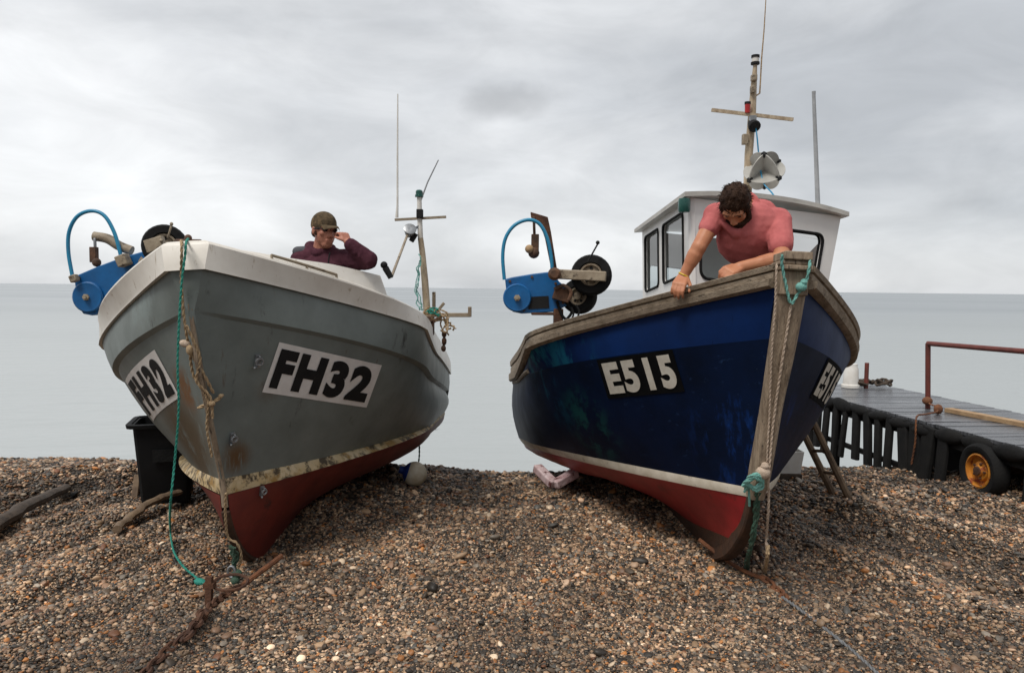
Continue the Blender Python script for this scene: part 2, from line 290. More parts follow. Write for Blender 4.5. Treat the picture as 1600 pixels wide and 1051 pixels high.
def hull(bo, parent, mats, step=.0, ns=44, bowk=.25):
    """mats: bottom, stripe, topside, band.  Returns the object."""
    t = np.linspace(0, 1, ns)**1.6*bo.L; mb = MB()
    C = {n: bo.curve(n, t) for n in 'TSNWL'}
    fh = bo.prof[-1]
    edge = []
    for sd in (-1, 1):
        P = {n: bo.w(sd*C[n][0], C[n][1], C[n][2]) for n in C}
        # keel row: from the forefoot back along the shingle
        ks = np.linspace(0, 1, ns)**1.6*(bo.L-fh[0]-.1)+fh[0]
        K = bo.w(sd*np.where(t < .01, .012, .03), ks, fh[1]); zk0 = K[0, 2]
        K[:, 2] = np.minimum(zk0, zg(K[:, 0], K[:, 1])*1.+.03); K[:, 2] = zk0+(K[:, 2]-zk0)*np.clip(t/1.2, 0, 1)
        rows = []; hl = C['L'][2][0]; sl0 = C['L'][1][0]
        ph = np.r_[0, .12, .25, np.linspace(.33, 1, 11)]
        seg = bo.prof[bo.prof[:, 1] <= hl]; seg = np.r_[[[sl0, hl]], seg]; ar = np.r_[0, np.cumsum(np.hypot(*np.diff(seg, axis=0).T))]; ar /= ar[-1]
        for v in ph:
            wgt = np.clip((t-.15)/2.5, 0, 1); wgt = wgt*wgt*(3-2*wgt)
            w_ = max(0., (v-.25)/.75); la = .03*min(v/.25, 1)+.97*math.sin(w_*math.pi/2)**.85; ve = .34*min(v/.25, 1)+.66*(.35*w_+.65*(1-math.cos(w_*math.pi/2)))
            lat = (1-wgt)*v**1.15+wgt*la; ver = (1-wgt)*v+wgt*ve
            R_ = K+(P['L']-K)*lat[:, None]; R_[:, 2] = K[:, 2]+(P['L'][:, 2]-K[:, 2])*ver
            g = v/.25*bowk if v < .25 else bowk+(v-.25)/.75*(1-bowk)
            q = bo.w(sd*(.012+.013*v), np.interp(1-g, ar, seg[:, 0]), np.interp(1-g, ar, seg[:, 1]))
            R_ = R_+(q-R_[0])*np.exp(-(t/.45)**2)[:, None]
            rows.append(R_)
        mb.grid(rows[:3], 4 if len(mats) > 4 else 0); mb.grid(rows[2:], 0)
        mb.grid([P['L'], P['L']+(P['W']-P['L'])*.5+bo.w(sd*.006, 0, 0)-bo.o, P['W']], 1)
        Nl = bo.w(sd*np.maximum(C['N'][0]-step*np.clip(t/.15, .3, 1), .02), C['N'][1], C['N'][2]-step*.35)
        top = [P['W']]
        for v in (.2, .4, .6, .8):
            bul = .05*math.sin(v*math.pi)*np.clip(t/1.8, 0, 1)-.0*np.exp(-((t-.5)/.5)**2)
            q = P['W']+(Nl-P['W'])*v; top.append(q+(bo.R[:, 0]*sd)[None]*bul[:, None])
        top.append(Nl); mb.grid(top, 2)
        if step: mb.grid([Nl, P['N']], 2)
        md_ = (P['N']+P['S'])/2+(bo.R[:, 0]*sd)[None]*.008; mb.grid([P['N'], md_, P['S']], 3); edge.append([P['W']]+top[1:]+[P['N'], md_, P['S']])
    lf, rt = [[e[k][0] for k in range(len(e))] for e in edge]
    mb.grid([[p, (p+q)/2-bo.R[:, 1]*.012, q] for p, q in zip(lf, rt)], 2)
    # transom
    ends = []
    for n in ('S', 'N', 'W', 'L'):
        b, q, h = (x[-1] for x in C[n]); ends.append((b, q, h))
    loop = [bo.w(b, q, h) for b, q, h in ends]+[K[-1]]+[bo.w(-b, q, h) for b, q, h in ends[::-1]]
    mb.add(loop, [tuple(range(len(loop)))], 2)
    o = mb.build('hull', mats, parent, sharp=.5)
    bo.mb = mb
    bo.bvh = BVHTree.FromPolygons([Vector(v) for v in mb.v], mb.f)
    return o
def hit(bo, px, py):
    d = ray(px, py); p, n, i, ds = bo.bvh.ray_cast(Vector(CAMP), Vector(d))
    if p is None: return None
    n = np.array(n); n = -n if n@d > 0 else n
    return np.array(p), n
def panel_map(bo, quad, nu=25, nv=9):
    """quad TL TR BR BL in pixels -> function (u,v,off)->local coords on the hull"""
    q = np.array(quad, float); G = np.zeros((nv, nu, 3)); Nn = np.zeros((nv, nu, 3))
    for j in range(nv):
        for i in range(nu):
            u, v = i/(nu-1), j/(nv-1)
            p = (q[3]*(1-u)+q[2]*u)*(1-v)+(q[0]*(1-u)+q[1]*u)*v
            P, n = hit(bo, *p); G[j, i] = bo.loc(P); Nn[j, i] = n@bo.R
    def f(u, v, off=0.):
        x = min(max(u, 0), 1)*(nu-1); y = min(max(v, 0), 1)*(nv-1); i = min(int(x), nu-2); j = min(int(y), nv-2); a = x-i; b = y-j
        L_ = lambda A: (A[j, i]*(1-a)+A[j, i+1]*a)*(1-b)+(A[j+1, i]*(1-a)+A[j+1, i+1]*a)*b
        return L_(G)+L_(Nn)*off
    return f
def text_mesh(txt, bold=.035):
    cu = bpy.data.curves.new('t', 'FONT'); cu.body = txt; cu.offset = bold; cu.resolution_u = 6; cu.space_character = 1.2
    o = bpy.data.objects.new('t', cu); COL.objects.link(o); dg = bpy.context.evaluated_depsgraph_get(); dg.update()
    me = bpy.data.meshes.new_from_object(o.evaluated_get(dg)); bpy.data.objects.remove(o); bpy.data.curves.remove(cu)
    bm = bmesh.new(); bm.from_mesh(me); bpy.data.meshes.remove(me)
    bmesh.ops.remove_doubles(bm, verts=bm.verts, dist=1e-5)
    xs = [v.co.x for v in bm.verts]; ys = [v.co.y for v in bm.verts]; x0, x1, y0, y1 = min(xs), max(xs), min(ys), max(ys)
    for v in bm.verts: v.co.x = (v.co.x-x0)/(x1-x0); v.co.y = (v.co.y-y0)/(y1-y0); v.co.z = 0
    for k in range(1, 16):
        bmesh.ops.bisect_plane(bm, geom=bm.verts[:]+bm.edges[:]+bm.faces[:], plane_co=(k/16, 0, 0), plane_no=(1, 0, 0))
    for k in range(1, 5):
        bmesh.ops.bisect_plane(bm, geom=bm.verts[:]+bm.edges[:]+bm.faces[:], plane_co=(0, k/5, 0), plane_no=(0, 1, 0))
    bm.verts.index_update(); V = [tuple(v.co) for v in bm.verts]; Fc = [tuple(v.index for v in f.verts) for f in bm.faces]; bm.free()
    return V, Fc
def registration(bo, parent, quad, txt, pm, lm, mx, my, bold):
    f = panel_map(bo, quad); V, Fc = text_mesh(txt, bold)
    for mir in (0, 1):
        def g(u, v, off):
            q = f(1-u if mir else u, v, off)
            return bo.w(-q[0] if mir else q[0], q[1], q[2])
        mb = MB(); A = [[g(u, v, .005) for u in np.linspace(0, 1, 25)] for v in np.linspace(0, 1, 9)]; mb.grid(A)
        p = mb.build('number_panel', pm, parent)
        mt = MB(); mt.add([g(mx+x*(1-2*mx), my+y*(1-2*my), .009) for x, y, z in V], Fc); mt.build('lettering', lm, p)
FHD = {'X': -1.839, 'Y': 4.2, 'yaw': 0.034, 'pit': 0.182, 'rol': -0.069, 'T': [1.223, 1.84, 2.005, 0.239, -0.246, 0.063, -0.003], 'S': [1.206, 1.48, 1.223, 0.085, -0.146, -0.01, 0.008], 'N': [1.187, 1.985, 2.129, -0.138, -0.19, 0.02, 0.003], 'W': [1.11, 3.193, 1.8, -1.117, 0.075, 0.01, -0.002], 'L': [1.105, 2.935, 1.932, -1.217, 0.139, -0.006, -0.001]}
BLD = {'X': 1.497, 'Y': 4.027, 'yaw': 0.032, 'pit': 0.085, 'rol': 0.043, 'T': [1.291, 2.095, 1.556, 0.138, -0.271, 0.046, -0.003], 'S': [1.27, 1.942, 1.311, 0.016, -0.214, 0.001, 0.002], 'N': [1.257, 2.922, 2.386, -0.258, -0.161, 0.01, -0.0], 'W': [1.134, 3.662, 1.857, -1.126, -0.032, -0.007, -0.0], 'L': [1.048, 3.629, 1.995, -1.183, -0.046, 0.003, -0.002]}
FH = Boat(FHD, {'T': .125, 'S': .085, 'N': .02, 'W': .014, 'L': .014}, 6.1, 2.5, [(290, 378), (291, 430), (299, 490), (307, 560), (319, 615), (334, 686), (347, 750), (354, 804), (366, 843), (384, 868), (410, 876)], .03)
BL = Boat(BLD, {'T': .09, 'S': .08, 'N': .07}, 6.6, 3.9, [(1242, 392), (1240, 410), (1230, 480), (1217, 560), (1204, 630), (1188, 735), (1181, 765), (1174, 800), (1163, 832), (1142, 862), (1112, 872)], .02)
def rail_rows(bo, t, spec):
    """spec: list of (db, k, dh) : lateral offset, blend S->T (0..1), extra height; returns both sides as closed section lofts"""
    Sc = bo.curve('S', t); Tc = bo.curve('T', t); out = []
    for sd in (-1, 1):
        rows = []
        for db, k, dh in spec:
            b = np.maximum(Sc[0]*(1-k)+Tc[0]*k+db, .004); s_ = Sc[1]*(1-k)+Tc[1]*k-np.clip(db, -.05, .1)*np.exp(-(t/.3)**2)*.6; h = Sc[2]*(1-k)+Tc[2]*k+dh
            rows.append(bo.w(sd*b, s_, h))
        out.append(rows)
    return out
def deck(bo, parent, zrel, name='deck', m='bare_deck'):
    t = np.linspace(0, 1, 30)**1.4*bo.L; N = bo.curve('N', t); W = bo.curve('W', t); mb = MB()
    hh = np.minimum(zrel, N[2]-.12); k = np.clip((hh-W[2])/(N[2]-W[2]), 0, 1); b = (W[0]+(N[0]-W[0])*k-.07); b = np.maximum(b, .02); s_ = W[1]+(N[1]-W[1])*k
    mb.grid([bo.w(-b, s_, hh), bo.w(0*b, s_, hh+.01), bo.w(b, s_, hh)]); return mb.build(name, M[m], parent)
# ================================================================== FH32
fh = thing('fishing_boat', 'grey and red hulled fishing boat with white gunwale and FH32 on its bow', 'fishing boat', (FHD['X'], FHD['Y']+.6, 0), 'fishing boats hauled up on the shingle')
hull(FH, fh, [M['red_paint'], M['cream_stripe'], M['grey_paint'], M['grey_paint'], M['red_paint']], .045)
t_ = np.linspace(0, 1, 44)**1.6*FH.L
mb = MB()
spec = [(.0, 0., .0), (.026, .03, -.012), (.024, .1, 0), (.012, .9, 0), (.0, 1., 0), (-.02, 1., .012), (-.13, 1., .006), (-.15, 1., -.02), (-.15, .3, -.2)]
rr = rail_rows(FH, t_, spec)
for rows in rr: mb.grid(rows)
# bow face closing the two sides
mb.grid([[rr[0][i][0], (rr[0][i][0]+rr[1][i][0])/2-np.array([0, .02, 0]), rr[1][i][0]] for i in range(len(spec)-3)])
mb.build('gunwale', M['white_gel'], fh, sharp=.55)
# small foredeck at the bow
Tc = FH.curve('T', np.linspace(0, .5, 10)); b = np.maximum(Tc[0]-.14, .01)
MB().grid([FH.w(-b, Tc[1], Tc[2]-.03), FH.w(0*b, Tc[1], Tc[2]-.0), FH.w(b, Tc[1], Tc[2]-.03)]).build('foredeck', M['white_gel'], fh)
deck(FH, fh, -.92)
# raised coaming on the near side
tt = np.linspace(.08, 1.06, 26); Tc = FH.curve('T', tt); up_ = np.interp(tt, [.08, .2, .38, .65, 1.06], [.006, .035, .062, .115, .165])
base = FH.w(Tc[0]-.035, Tc[1], Tc[2]+.008); mid = FH.w(Tc[0]-.055, Tc[1], Tc[2]+up_*.5); topc = FH.w(Tc[0]-.08, Tc[1], Tc[2]+up_); top2 = FH.w(Tc[0]-.105, Tc[1], Tc[2]+up_*.97); inn = FH.w(Tc[0]-.11, Tc[1], Tc[2]-.1)
mb = MB(); mb.grid([base, mid, topc, top2, inn]); mb.add([q[-1] for q in (base, mid, topc, top2, inn)], [(0, 1, 2, 3, 4)])
mb.build('coaming', M['white_gel'], fh, sharp=.6)
tt = np.linspace(.27, .62, 9); Tc = FH.curve('T', tt)
g = MB(); G = FH.w(Tc[0]-.02, Tc[1], Tc[2]+.03); g.tube(G, .009)
for k in (0, 4, 8): g.cap(FH.w(Tc[0][k]-.02, Tc[1][k], Tc[2][k]+.005), G[k], .008, .008)
g.build('grab_rail', M['beige_metal'], fh)
# stem band
def stem_bar(bo, parent, name, m, hw, out, h0, h1, n=40):
    pr = bo.prof; sel = pr[(pr[:, 1] <= h0) & (pr[:, 1] >= h1)]; T = np.gradient(sel, axis=0); T /= np.linalg.norm(T, axis=1)[:, None]
    mb = MB(); R = []
    hw = np.interp(np.linspace(0, 1, len(sel)), np.linspace(0, 1, len(hw)), hw)
    for (s_, h_), (ts, th), w_ in zip(sel, T, hw):
        ns, nh = th, -ts                       # forward normal in the centre plane
        if ns > 0: ns, nh = -ns, -nh
        R.append([bo.w(w_, s_-ns*.05, h_-nh*.05), bo.w(w_*.95, s_+ns*out*.7, h_+nh*out*.7), bo.w(w_*.7, s_+ns*out, h_+nh*out), bo.w(-w_*.7, s_+ns*out, h_+nh*out), bo.w(-w_*.95, s_+ns*out*.7, h_+nh*out*.7), bo.w(-w_, s_-ns*.05, h_-nh*.05)])
    mb.grid(R, 0, True); k = len(R)
    mb.add(R[0], [tuple(range(6))]); mb.add(R[-1], [tuple(range(6))])
    return mb.build(name, m, parent, sharp=.5)
stem_bar(FH, fh, 'stem_band', M['stem_wood'], [.012, .013, .014, .017, .02], .008, -.1, -1.3)
stem_bar(FH, fh, 'forefoot', M['keel_wood'], [.026, .03, .035], .02, -1.3, -1.8)
registration(FH, fh, [(436, 534), (596, 570), (572, 636), (409, 612)], 'FH32', M['num_white'], M['black_paint'], .04, .10, .06)
# eye plates and shackles bolted to the topside
for (px, py, sz) in ((402, 563, .052), (362, 684, .045), (408, 766, .04)):
    P, n = hit(FH, px, py); a = np.array([0, 0, 1.]); a = a-n*(a@n); a /= np.linalg.norm(a); sdv = np.cross(n, a)
    mb = MB(); mb.box(P+n*.006, (sz*.7, .012, sz*1.6), sdv, a); ring = [P+n*.03+a*(.0+sz*.4*math.sin(q))+sdv*sz*.45*math.cos(q) for q in np.linspace(0, 2*math.pi, 12)]
    mb.tube(ring, .007, 6); mb.cap(P+n*.005-a*sz*.7, P+n*.045-a*sz*.6+sdv*sz*.7, .008, .007, 8); mb.cap(P+n*.005+a*sz*.6, P+n*.03+a*sz*.6, .007, .007, 8)
    mb.build('eye_plate', M['steel'], fh)
# mast
YM = 6.35
mp_ = pt(668, 482, YM); m0 = MB()
m0.tube([pt(669, 512, YM), pt(664, 440, YM), pt(660, 395, YM), pt(657, 372, YM)], [.032, .03, .026, .024], 10, 0); m0.tube([pt(657, 373, YM), pt(656, 345, YM), pt(655, 303, YM)], [.023, .022, .02], 10, 1)
mast = m0.build('mast', [M['mast_wood'], M['mast_white']], fh)
MB().beam(pt(617, 343.5, YM), pt(697, 339, YM), .03, .02).build('crossbar', M['beige_metal'], mast)
mb = MB(); mb.lathe(pt(655, 308, YM), (0, 0, 1), [(.0, 0), (.036, .0), (.036, .018), (.03, .022), (.03, .05), (.02, .06), (.0, .062)], 14); mb.build('masthead_lamp', M['green_lamp'], mast)
MB().box(pt(656, 334, YM-.02), (.055, .05, .075)).build('lamp_box', M['black_paint'], mast, bevel=.006)
MB().tube([pt(620, 340, YM), pt(621, 320, YM), pt(621, 250, YM), pt(621.5, 147, YM)], [.014, .009, .008, .005], 8).build('whip_aerial', M['mast_white'], mast)
MB().tube([pt(652, 328, YM), pt(668, 285, YM), pt(685, 250, YM)], [.008, .007, .005], 6).build('slanted_aerial', M['grey_pole'], mast)
MB().tube([pt(637, 366, YM-.05), pt(612, 432, 5.22)], .011, 6).build('brace', M['beige_metal'], mast)
mb = MB(); mb.lathe(pt(640, 362, YM-.05), (.2, -.7, .5), [(.0, -.05), (.03, -.045), (.05, .02), (.055, .04), (.045, .045), (0, .04)], 14); mb.beam(pt(640, 362, YM-.05), pt(657, 352, YM), .02, .02); mb.build('flood_lamp', M['steel'], mast)
MB().box(pt(646, 371, YM-.03), (.04, .05, .08), (1, 0, -.6)).build('lamp_bracket', M['black_paint'], mast, bevel=.006)
mb = MB(); mb.tube([pt(611, 434, 5.2), pt(602, 418, 5.2)], [.02, .024], 10); mb.ell(pt(600, 414, 5.2), .026, seg=12); mb.build('hooter', M['black_paint'], fh)
# stern fittings next to the mast
mb = MB(); mb.beam(pt(668, 492, YM), pt(735, 492, YM-.1), .03, .035); mb.beam(pt(734, 495, YM-.1), pt(734, 479, YM-.1), .03, .03, (1, 0, 0)); mb.beam(pt(678, 484, YM+.1), pt(678, 456, YM+.1), .02, .03, (1, 0, 0)); mb.beam(pt(682, 488, YM), pt(694, 473, YM), .02, .025)
mb.build('outrigger_bar', M['beige_metal'], fh, bevel=.004)
mb = MB(); mb.box((pt(670, 497, YM-.02)+pt(670, 520, YM-.02))/2, (.09, .09, .16)); mb.beam(pt(668, 508, YM-.05), pt(690, 494, YM-.05), .03, .03); mb.build('mast_step', M['rusty_block'], fh, bevel=.006)
mb = MB()
for k, (px, py) in enumerate(((703, 522), (703, 533), (702, 544))): mb.ell(pt(px-9, py, 6.3), (.022, .03, .03+.008*(k == 1)), seg=10)
mb.build('rail_roller', M['rusty_block'], fh)
def twist(mb, P, r, mi=0):
    """two-strand laid rope"""
    P = np.asarray(P); L_ = np.r_[0, np.cumsum(np.linalg.norm(np.diff(P, axis=0), axis=1))]; n = max(int(L_[-1]/(r*1.3)), 4); q = np.linspace(0, L_[-1], n)
    Q = np.stack([np.interp(q, L_, P[:, k]) for k in range(3)], -1); T = np.gradient(Q, axis=0); x, y, z = frame(T[0])
    for ph in (0, math.pi):
        R = []
        for i in range(n):
            z = T[i]/(np.linalg.norm(T[i])+1e-9); x = x-z*(x@z); x /= np.linalg.norm(x); y = np.cross(z, x); a = q[i]/(r*1.35)+ph
            R.append(Q[i]+r*.42*(math.cos(a)*x+math.sin(a)*y))
        mb.tube(R, r*.62, 6, mi)
    return mb
def tangle(pix, Y, r, n, m, name, label, amp=.03):
    mb = MB(); rr_ = np.random.default_rng(n)
    for k in range(n):
        P = path(pix, Y, 3); P = P[rr_.integers(0, 2):]; P = P+np.cumsum(rr_.normal(0, amp*.5, P.shape), 0)*.5+rr_.normal(0, amp*.4, P.shape); twist(mb, smooth_path(P, 3), r)
    return single(name, mb, m, label, 'rope')
def hauler(parent, Y, outline, sheave, rs, hose, Yh, hub=True):
    mb = MB(); P = [pt(a, b, Y) for a, b in outline]; mb.prism(P, (0, .16, 0)); h = mb.build('pot_hauler', M['hauler_blue'], parent, smooth=False, bevel=.008)
    c = pt(*sheave, Y); r = rs*Y/FPX
    MB().lathe(c, (0, -1, 0), [(0, -.0), (r, -.0), (r, .02), (r*.92, .03), (r*.8, .028), (.2*r, .035), (0, .035)], 28).build('sheave_cover', M['hauler_blue'], h)
    MB().lathe(c, (0, -1, 0), [(.0, .03), (.026, .03), (.026, .05), (.014, .052), (.014, .065), (0, .065)], 6).build('hub_bolt', M['beige_metal'], h)
    cq = np.mean(np.array(outline, float), 0)
    for a, b in outline[::2]:
        MB().lathe(pt(a+(cq[0]-a)*.16, b+(cq[1]-b)*.16, Y), (0, -1, 0), [(.011, 0), (.011, .01), (0, .012)], 6).build('bolt', M['rusty_block'], h)
    MB().tube(path(hose, Yh, 7), .0145, 10).build('hose', M['hose_blue'], h)
    return h
# the pot hauler on the far quarter
h1 = hauler(fh, 5.75, [(115, 432), (150, 417), (190, 402), (236, 389), (232, 402), (214, 416), (196, 432), (176, 452), (164, 476), (158, 488), (144, 493), (129, 490), (121, 474)], (139, 464), 24,
    [(114, 436), (107, 395), (108, 362), (121, 338), (143, 329.5), (163, 337), (178, 362), (187, 392), (189, 404)], 5.8)
MB().tube(path([(147, 369), (168, 373), (186, 384), (206, 392)], 5.85), [.038]*19, 10).build('davit_arm', M['beige_metal'], h1)
mb = MB(); mb.tube([pt(148, 372, 5.8), pt(149, 392, 5.8)], .012, 8, 1); mb.box(pt(147, 398, 5.8), (.05, .05, .12), mi=0); mb.ell(pt(151, 410, 5.78), .035, seg=10, mi=0); mb.build('hanging_block', [M['rusty_block'], M['steel']], h1, bevel=.006)
for q, z_ in ((pt(193, 407, 5.7), .085), (pt(116, 435, 5.7), .055)): MB().box(q, (z_, z_, z_), (1, 0, .4)).build('hose_coupling', M['beige_metal'], h1, bevel=.008)
def hauler_tyre(c, axis, ro, ri, w, par, rim):
    mb = MB(); prof = [(ri, -w*.3), (ri+.15*(ro-ri), -w*.5), (ro*.9, -w*.5), (ro*.985, -w*.33), (ro, 0), (ro*.985, w*.33), (ro*.9, w*.5), (ri+.15*(ro-ri), w*.5), (ri, w*.3), (ri*.97, 0), (ri, -w*.3)]
    mb.lathe(c, axis, prof, 30); t = mb.build('drive_tyre', M['rubber'], par)
    mb = MB(); mb.lathe(c, axis, [(ri*1.0, -w*.2), (ri*1.02, w*.42), (ri*.86, w*.4), (ri*.8, w*.2), (ri*.45, w*.22), (ri*.4, w*.48), (0, w*.5)], 24)
    x, y, z = frame(axis)
    r_ = mb.build('rim', M[rim], t)
    for k in range(5):
        mb = MB(); a = k*2*math.pi/5+.3; mb.lathe(np.array(c)+z*w*.21+(x*math.cos(a)+y*math.sin(a))*ri*.62, axis, [(ri*.15, 0), (ri*.15, w*.05), (0, w*.05)], 10)
        mb.build('rim_hole', M['black_paint'], r_)
    return t
hauler_tyre(pt(258, 385, 5.5), (.35, -1, .1), .16, .085, .12, h1, 'beige_metal')
mb = MB(); mb.box(pt(243, 382, 5.3), (.13, .06, .09), (1, 0, .3)); mb.cap(pt(252, 376, 5.26), pt(252, 376, 5.22), .015, .015, 8); mb.tube([pt(262, 372, 5.25), pt(268, 352, 5.25)], .008, 6); mb.ell(pt(268, 350, 5.25), .014, seg=8)
mb.build('motor_mount', M['beige_metal'], h1, bevel=.006)
MB().tube([FH.w(-.92, 1.5, -.25), pt(225, 398, 5.8)], .045, 10).build('hauler_post', M['beige_metal'], h1)
mb = MB(); a = pt(294, 372, 4.42); mb.cap(a-np.array([0, 0, .12]), a, .022, .022, 10); mb.cap(a+np.array([-.07, 0, -.02]), a+np.array([.07, 0, -.02]), .014, .014, 8); mb.build('mooring_post', M['rusty_block'], fh)
tangle([(662, 486), (672, 484), (684, 490), (692, 500), (698, 512)], 6.2, .008, 6, M['tan_rope'], 'rail_rope', 'tangled tan rope bundled over the rail at the foot of the mast', .035)
tangle([(664, 488), (676, 487), (687, 491)], 6.15, .007, 4, M['teal_rope'], 'green_rope_bundle', 'small bundle of green rope at the foot of the grey boat mast', .03)
tangle([(658, 395), (655, 420), (652, 445), (655, 470), (657, 486)], YM-.06, .005, 3, M['pale_teal_rope'], 'halyard', 'thin pale blue line hanging slack beside the grey boat mast', .02)
# ================================================================== E515
bl = thing('fishing_boat', 'navy blue fishing boat with timber rail, white wheelhouse and E515 on its bow', 'fishing boat', (BLD['X'], BLD['Y']+.6, 0), 'fishing boats hauled up on the shingle')
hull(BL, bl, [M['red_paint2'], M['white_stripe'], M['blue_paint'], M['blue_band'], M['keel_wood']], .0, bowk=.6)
t_ = np.linspace(0, 1, 44)**1.6*BL.L
mb = MB()
spec = [(-.01, 0., 0), (.03, -.02, 0), (.05, .05, 0), (.05, .34, 0), (.038, .38, 0), (.022, .4, 0), (.02, .66, 0), (.0, .68, 0), (.0, .72, 0), (.026, .74, 0), (.028, .96, 0), (.02, 1., 0), (-.12, 1., .006), (-.125, .8, 0), (-.15, .5, 0), (-.2, .0, -.12)]
for rows in rail_rows(BL, t_, spec):
    mb.grid(rows); mb.add([r[0] for r in rows], [tuple(range(len(rows)))]); mb.add([r[-1] for r in rows], [tuple(range(len(rows)))])
mb.build('timber_rail', M['wood'], bl, sharp=.5)
deck(BL, bl, -.78)
stem_bar(BL, bl, 'stem_post', M['stem_wood'], [.078, .074, .066, .058, .052, .048], .055, .05, -1.18)
stem_bar(BL, bl, 'forefoot', M['keel_wood'], [.04, .04, .045, .05], .03, -1.18, -1.95)
# stem head: two stacked blocks
mb = MB(); X_, Yb, Z_ = BL.R[:, 0], BL.R[:, 1], BL.R[:, 2]
c0 = pt(1246, 400, 3.93)
mb.box(c0+Z_*.0+Yb*.06, (.15, .17, .045), X_, Z_); mb.box(c0-Z_*.036+Yb*.065, (.172, .15, .022), X_, Z_); mb.box(c0-Z_*.062+Yb*.06, (.16, .16, .026), X_, Z_); mb.box(c0-Z_*.14+Yb*.09, (.15, .14, .13), X_, Z_)
mb.build('stem_head', M['stem_wood'], bl, bevel=.006)
registration(BL, bl, [(933, 562), (1051, 545), (1071, 611), (951, 622)], 'E515', M['black_panel'], M['letter_white'], .05, .1, .05)
# rubbing strip on the quarter
tt = np.linspace(2.4, 5.8, 14); Nc = BL.curve('N', tt)
for sd in (-1, 1): MB().tube(BL.w(sd*(Nc[0]+.012), Nc[1], Nc[2]+.03), .022, 6).build('rubbing_strip', M['wood'], bl)
# wheelhouse --------------------------------------------------------
def wall(P00, P10, P11, P01, holes, thick, name, par, m, seal='rubber', glassm=True):
    """quad wall with rounded window holes given in (u,v); thick: inward vector"""
    P00, P10, P11, P01 = map(np.asarray, (P00, P10, P11, P01)); f = lambda u, v: (P00*(1-u)+P10*u)*(1-v)+(P01*(1-u)+P11*u)*v
    bm = bmesh.new(); E_ = []; thick = np.asarray(thick, float)
    def loop(pts):
        vs = [bm.verts.new(f(*p)) for p in pts]; return [bm.edges.new((vs[i], vs[(i+1) % len(vs)])) for i in range(len(vs))]
    E_ += loop([(0, 0), (1, 0), (1, 1), (0, 1)]); W = np.linalg.norm(P10-P00); H = np.linalg.norm(P01-P00); rims = []
    for (u0, v0, u1, v1, r) in holes:
        pts = []
        for (cu, cv, a0) in ((u1-r/W, v1-r/H, 0), (u0+r/W, v1-r/H, 90), (u0+r/W, v0+r/H, 180), (u1-r/W, v0+r/H, 270)):
            for a in np.radians(a0+np.linspace(0, 90, 6)): pts.append((cu+r/W*math.cos(a), cv+r/H*math.sin(a)))
        E_ += loop(pts); rims.append(pts)
    bmesh.ops.triangle_fill(bm, use_beauty=True, use_dissolve=False, edges=E_)
    r_ = bmesh.ops.extrude_face_region(bm, geom=bm.faces[:])
    for v in [g for g in r_['geom'] if isinstance(g, bmesh.types.BMVert)]: v.co += Vector(thick)
    bm.verts.index_update(); mb = MB(); mb.add([tuple(v.co) for v in bm.verts], [tuple(v.index for v in q.verts) for q in bm.faces]); bm.free()
    w = mb.build(name, m, par, smooth=False)
    out = -thick/np.linalg.norm(thick)
    for pts in rims:
        q = np.array([f(*p) for p in pts]); s_ = MB(); s_.tube(np.r_[q, q[:2]]+out*.003, .012, 6, 0, False); fr = s_.build('window_seal', M[seal], w)
        g = MB(); g.add(q+thick*.5, [tuple(range(len(q)))]); g.build('pane', M['glass'], fr, smooth=False)
    return w
cab = MB(); Yc = 5.6
FLt, FRt = pt(1079, 309, 5.55), pt(1314, 338, 6.1)
ax = BL.R[:, 1]
BLt = pt(1003.5, 361, 7.3); BRt = BLt+(FRt-FLt)*.98
FLb, FRb = pt(1082, 520, 5.5), pt(1272, 560, 6.05)
BLb = pt(1005, 540, 7.3); BRb = BLb+(FRb-FLb)
inw = lambda a, b, c: (lambda n: -n/np.linalg.norm(n)*.035)(np.cross(b-a, c-a))
cabin = MB(); ctr = (FLt+FRt+BLt+BRt+FLb+FRb+BLb+BRb)/8
def inward(a, b, c):
    n = np.cross(np.asarray(b)-a, np.asarray(c)-a); n = n/np.linalg.norm(n); return n*.03 if (ctr-a)@n > 0 else -n*.03
# front
wf = wall(FLb, FRb, FRt, FLt, [(.06, .42, .44, .86, .06), (.55, .42, .9, .86, .06)], inward(FLb, FRb, FRt), 'wheelhouse', bl, M['white_paint'])
wall(BLb, FLb, FLt, BLt, [(.08, .46, .40, .93, .05), (.50, .46, .88, .93, .05)], inward(BLb, FLb, FLt), 'side_wall', wf, M['white_paint'])
wall(FRb, BRb, BRt, FRt, [(.1, .46, .45, .9, .05), (.55, .46, .9, .9, .05)], inward(FRb, BRb, BRt), 'side_wall', wf, M['white_paint'])
wall(BRb, BLb, BLt, BRt, [(.50, .28, .95, .72, .05)], inward(BRb, BLb, BLt), 'rear_wall', wf, M['white_paint'])
# roof: cambered slab with overhang
mb = MB(); up3 = BL.R[:, 2]
def roofpt(u, v, lift):
    p = (FLt*(1-u)+FRt*u)*(1-v)+(BLt*(1-u)+BRt*u)*v; return p+up3*(lift+.05*(1-(2*u-1)**2))
us = np.linspace(-.05, 1.03, 15)
A_ = [[roofpt(u, v, .035) for u in us] for v in (-.04, .5, 1.05)]; B_ = [[roofpt(u, v, -.0) for u in us] for v in (-.04, .5, 1.05)]
mb.grid(A_); mb.grid(B_); mb.grid([A_[0], B_[0]], 1); mb.grid([A_[-1], B_[-1]], 1); mb.grid([[a[0] for a in A_], [a[0] for a in B_]], 1); mb.grid([[a[-1] for a in A_], [a[-1] for a in B_]], 1)
roof = mb.build('roof', [M['white_paint'], M['roof_trim']], wf, sharp=.5)
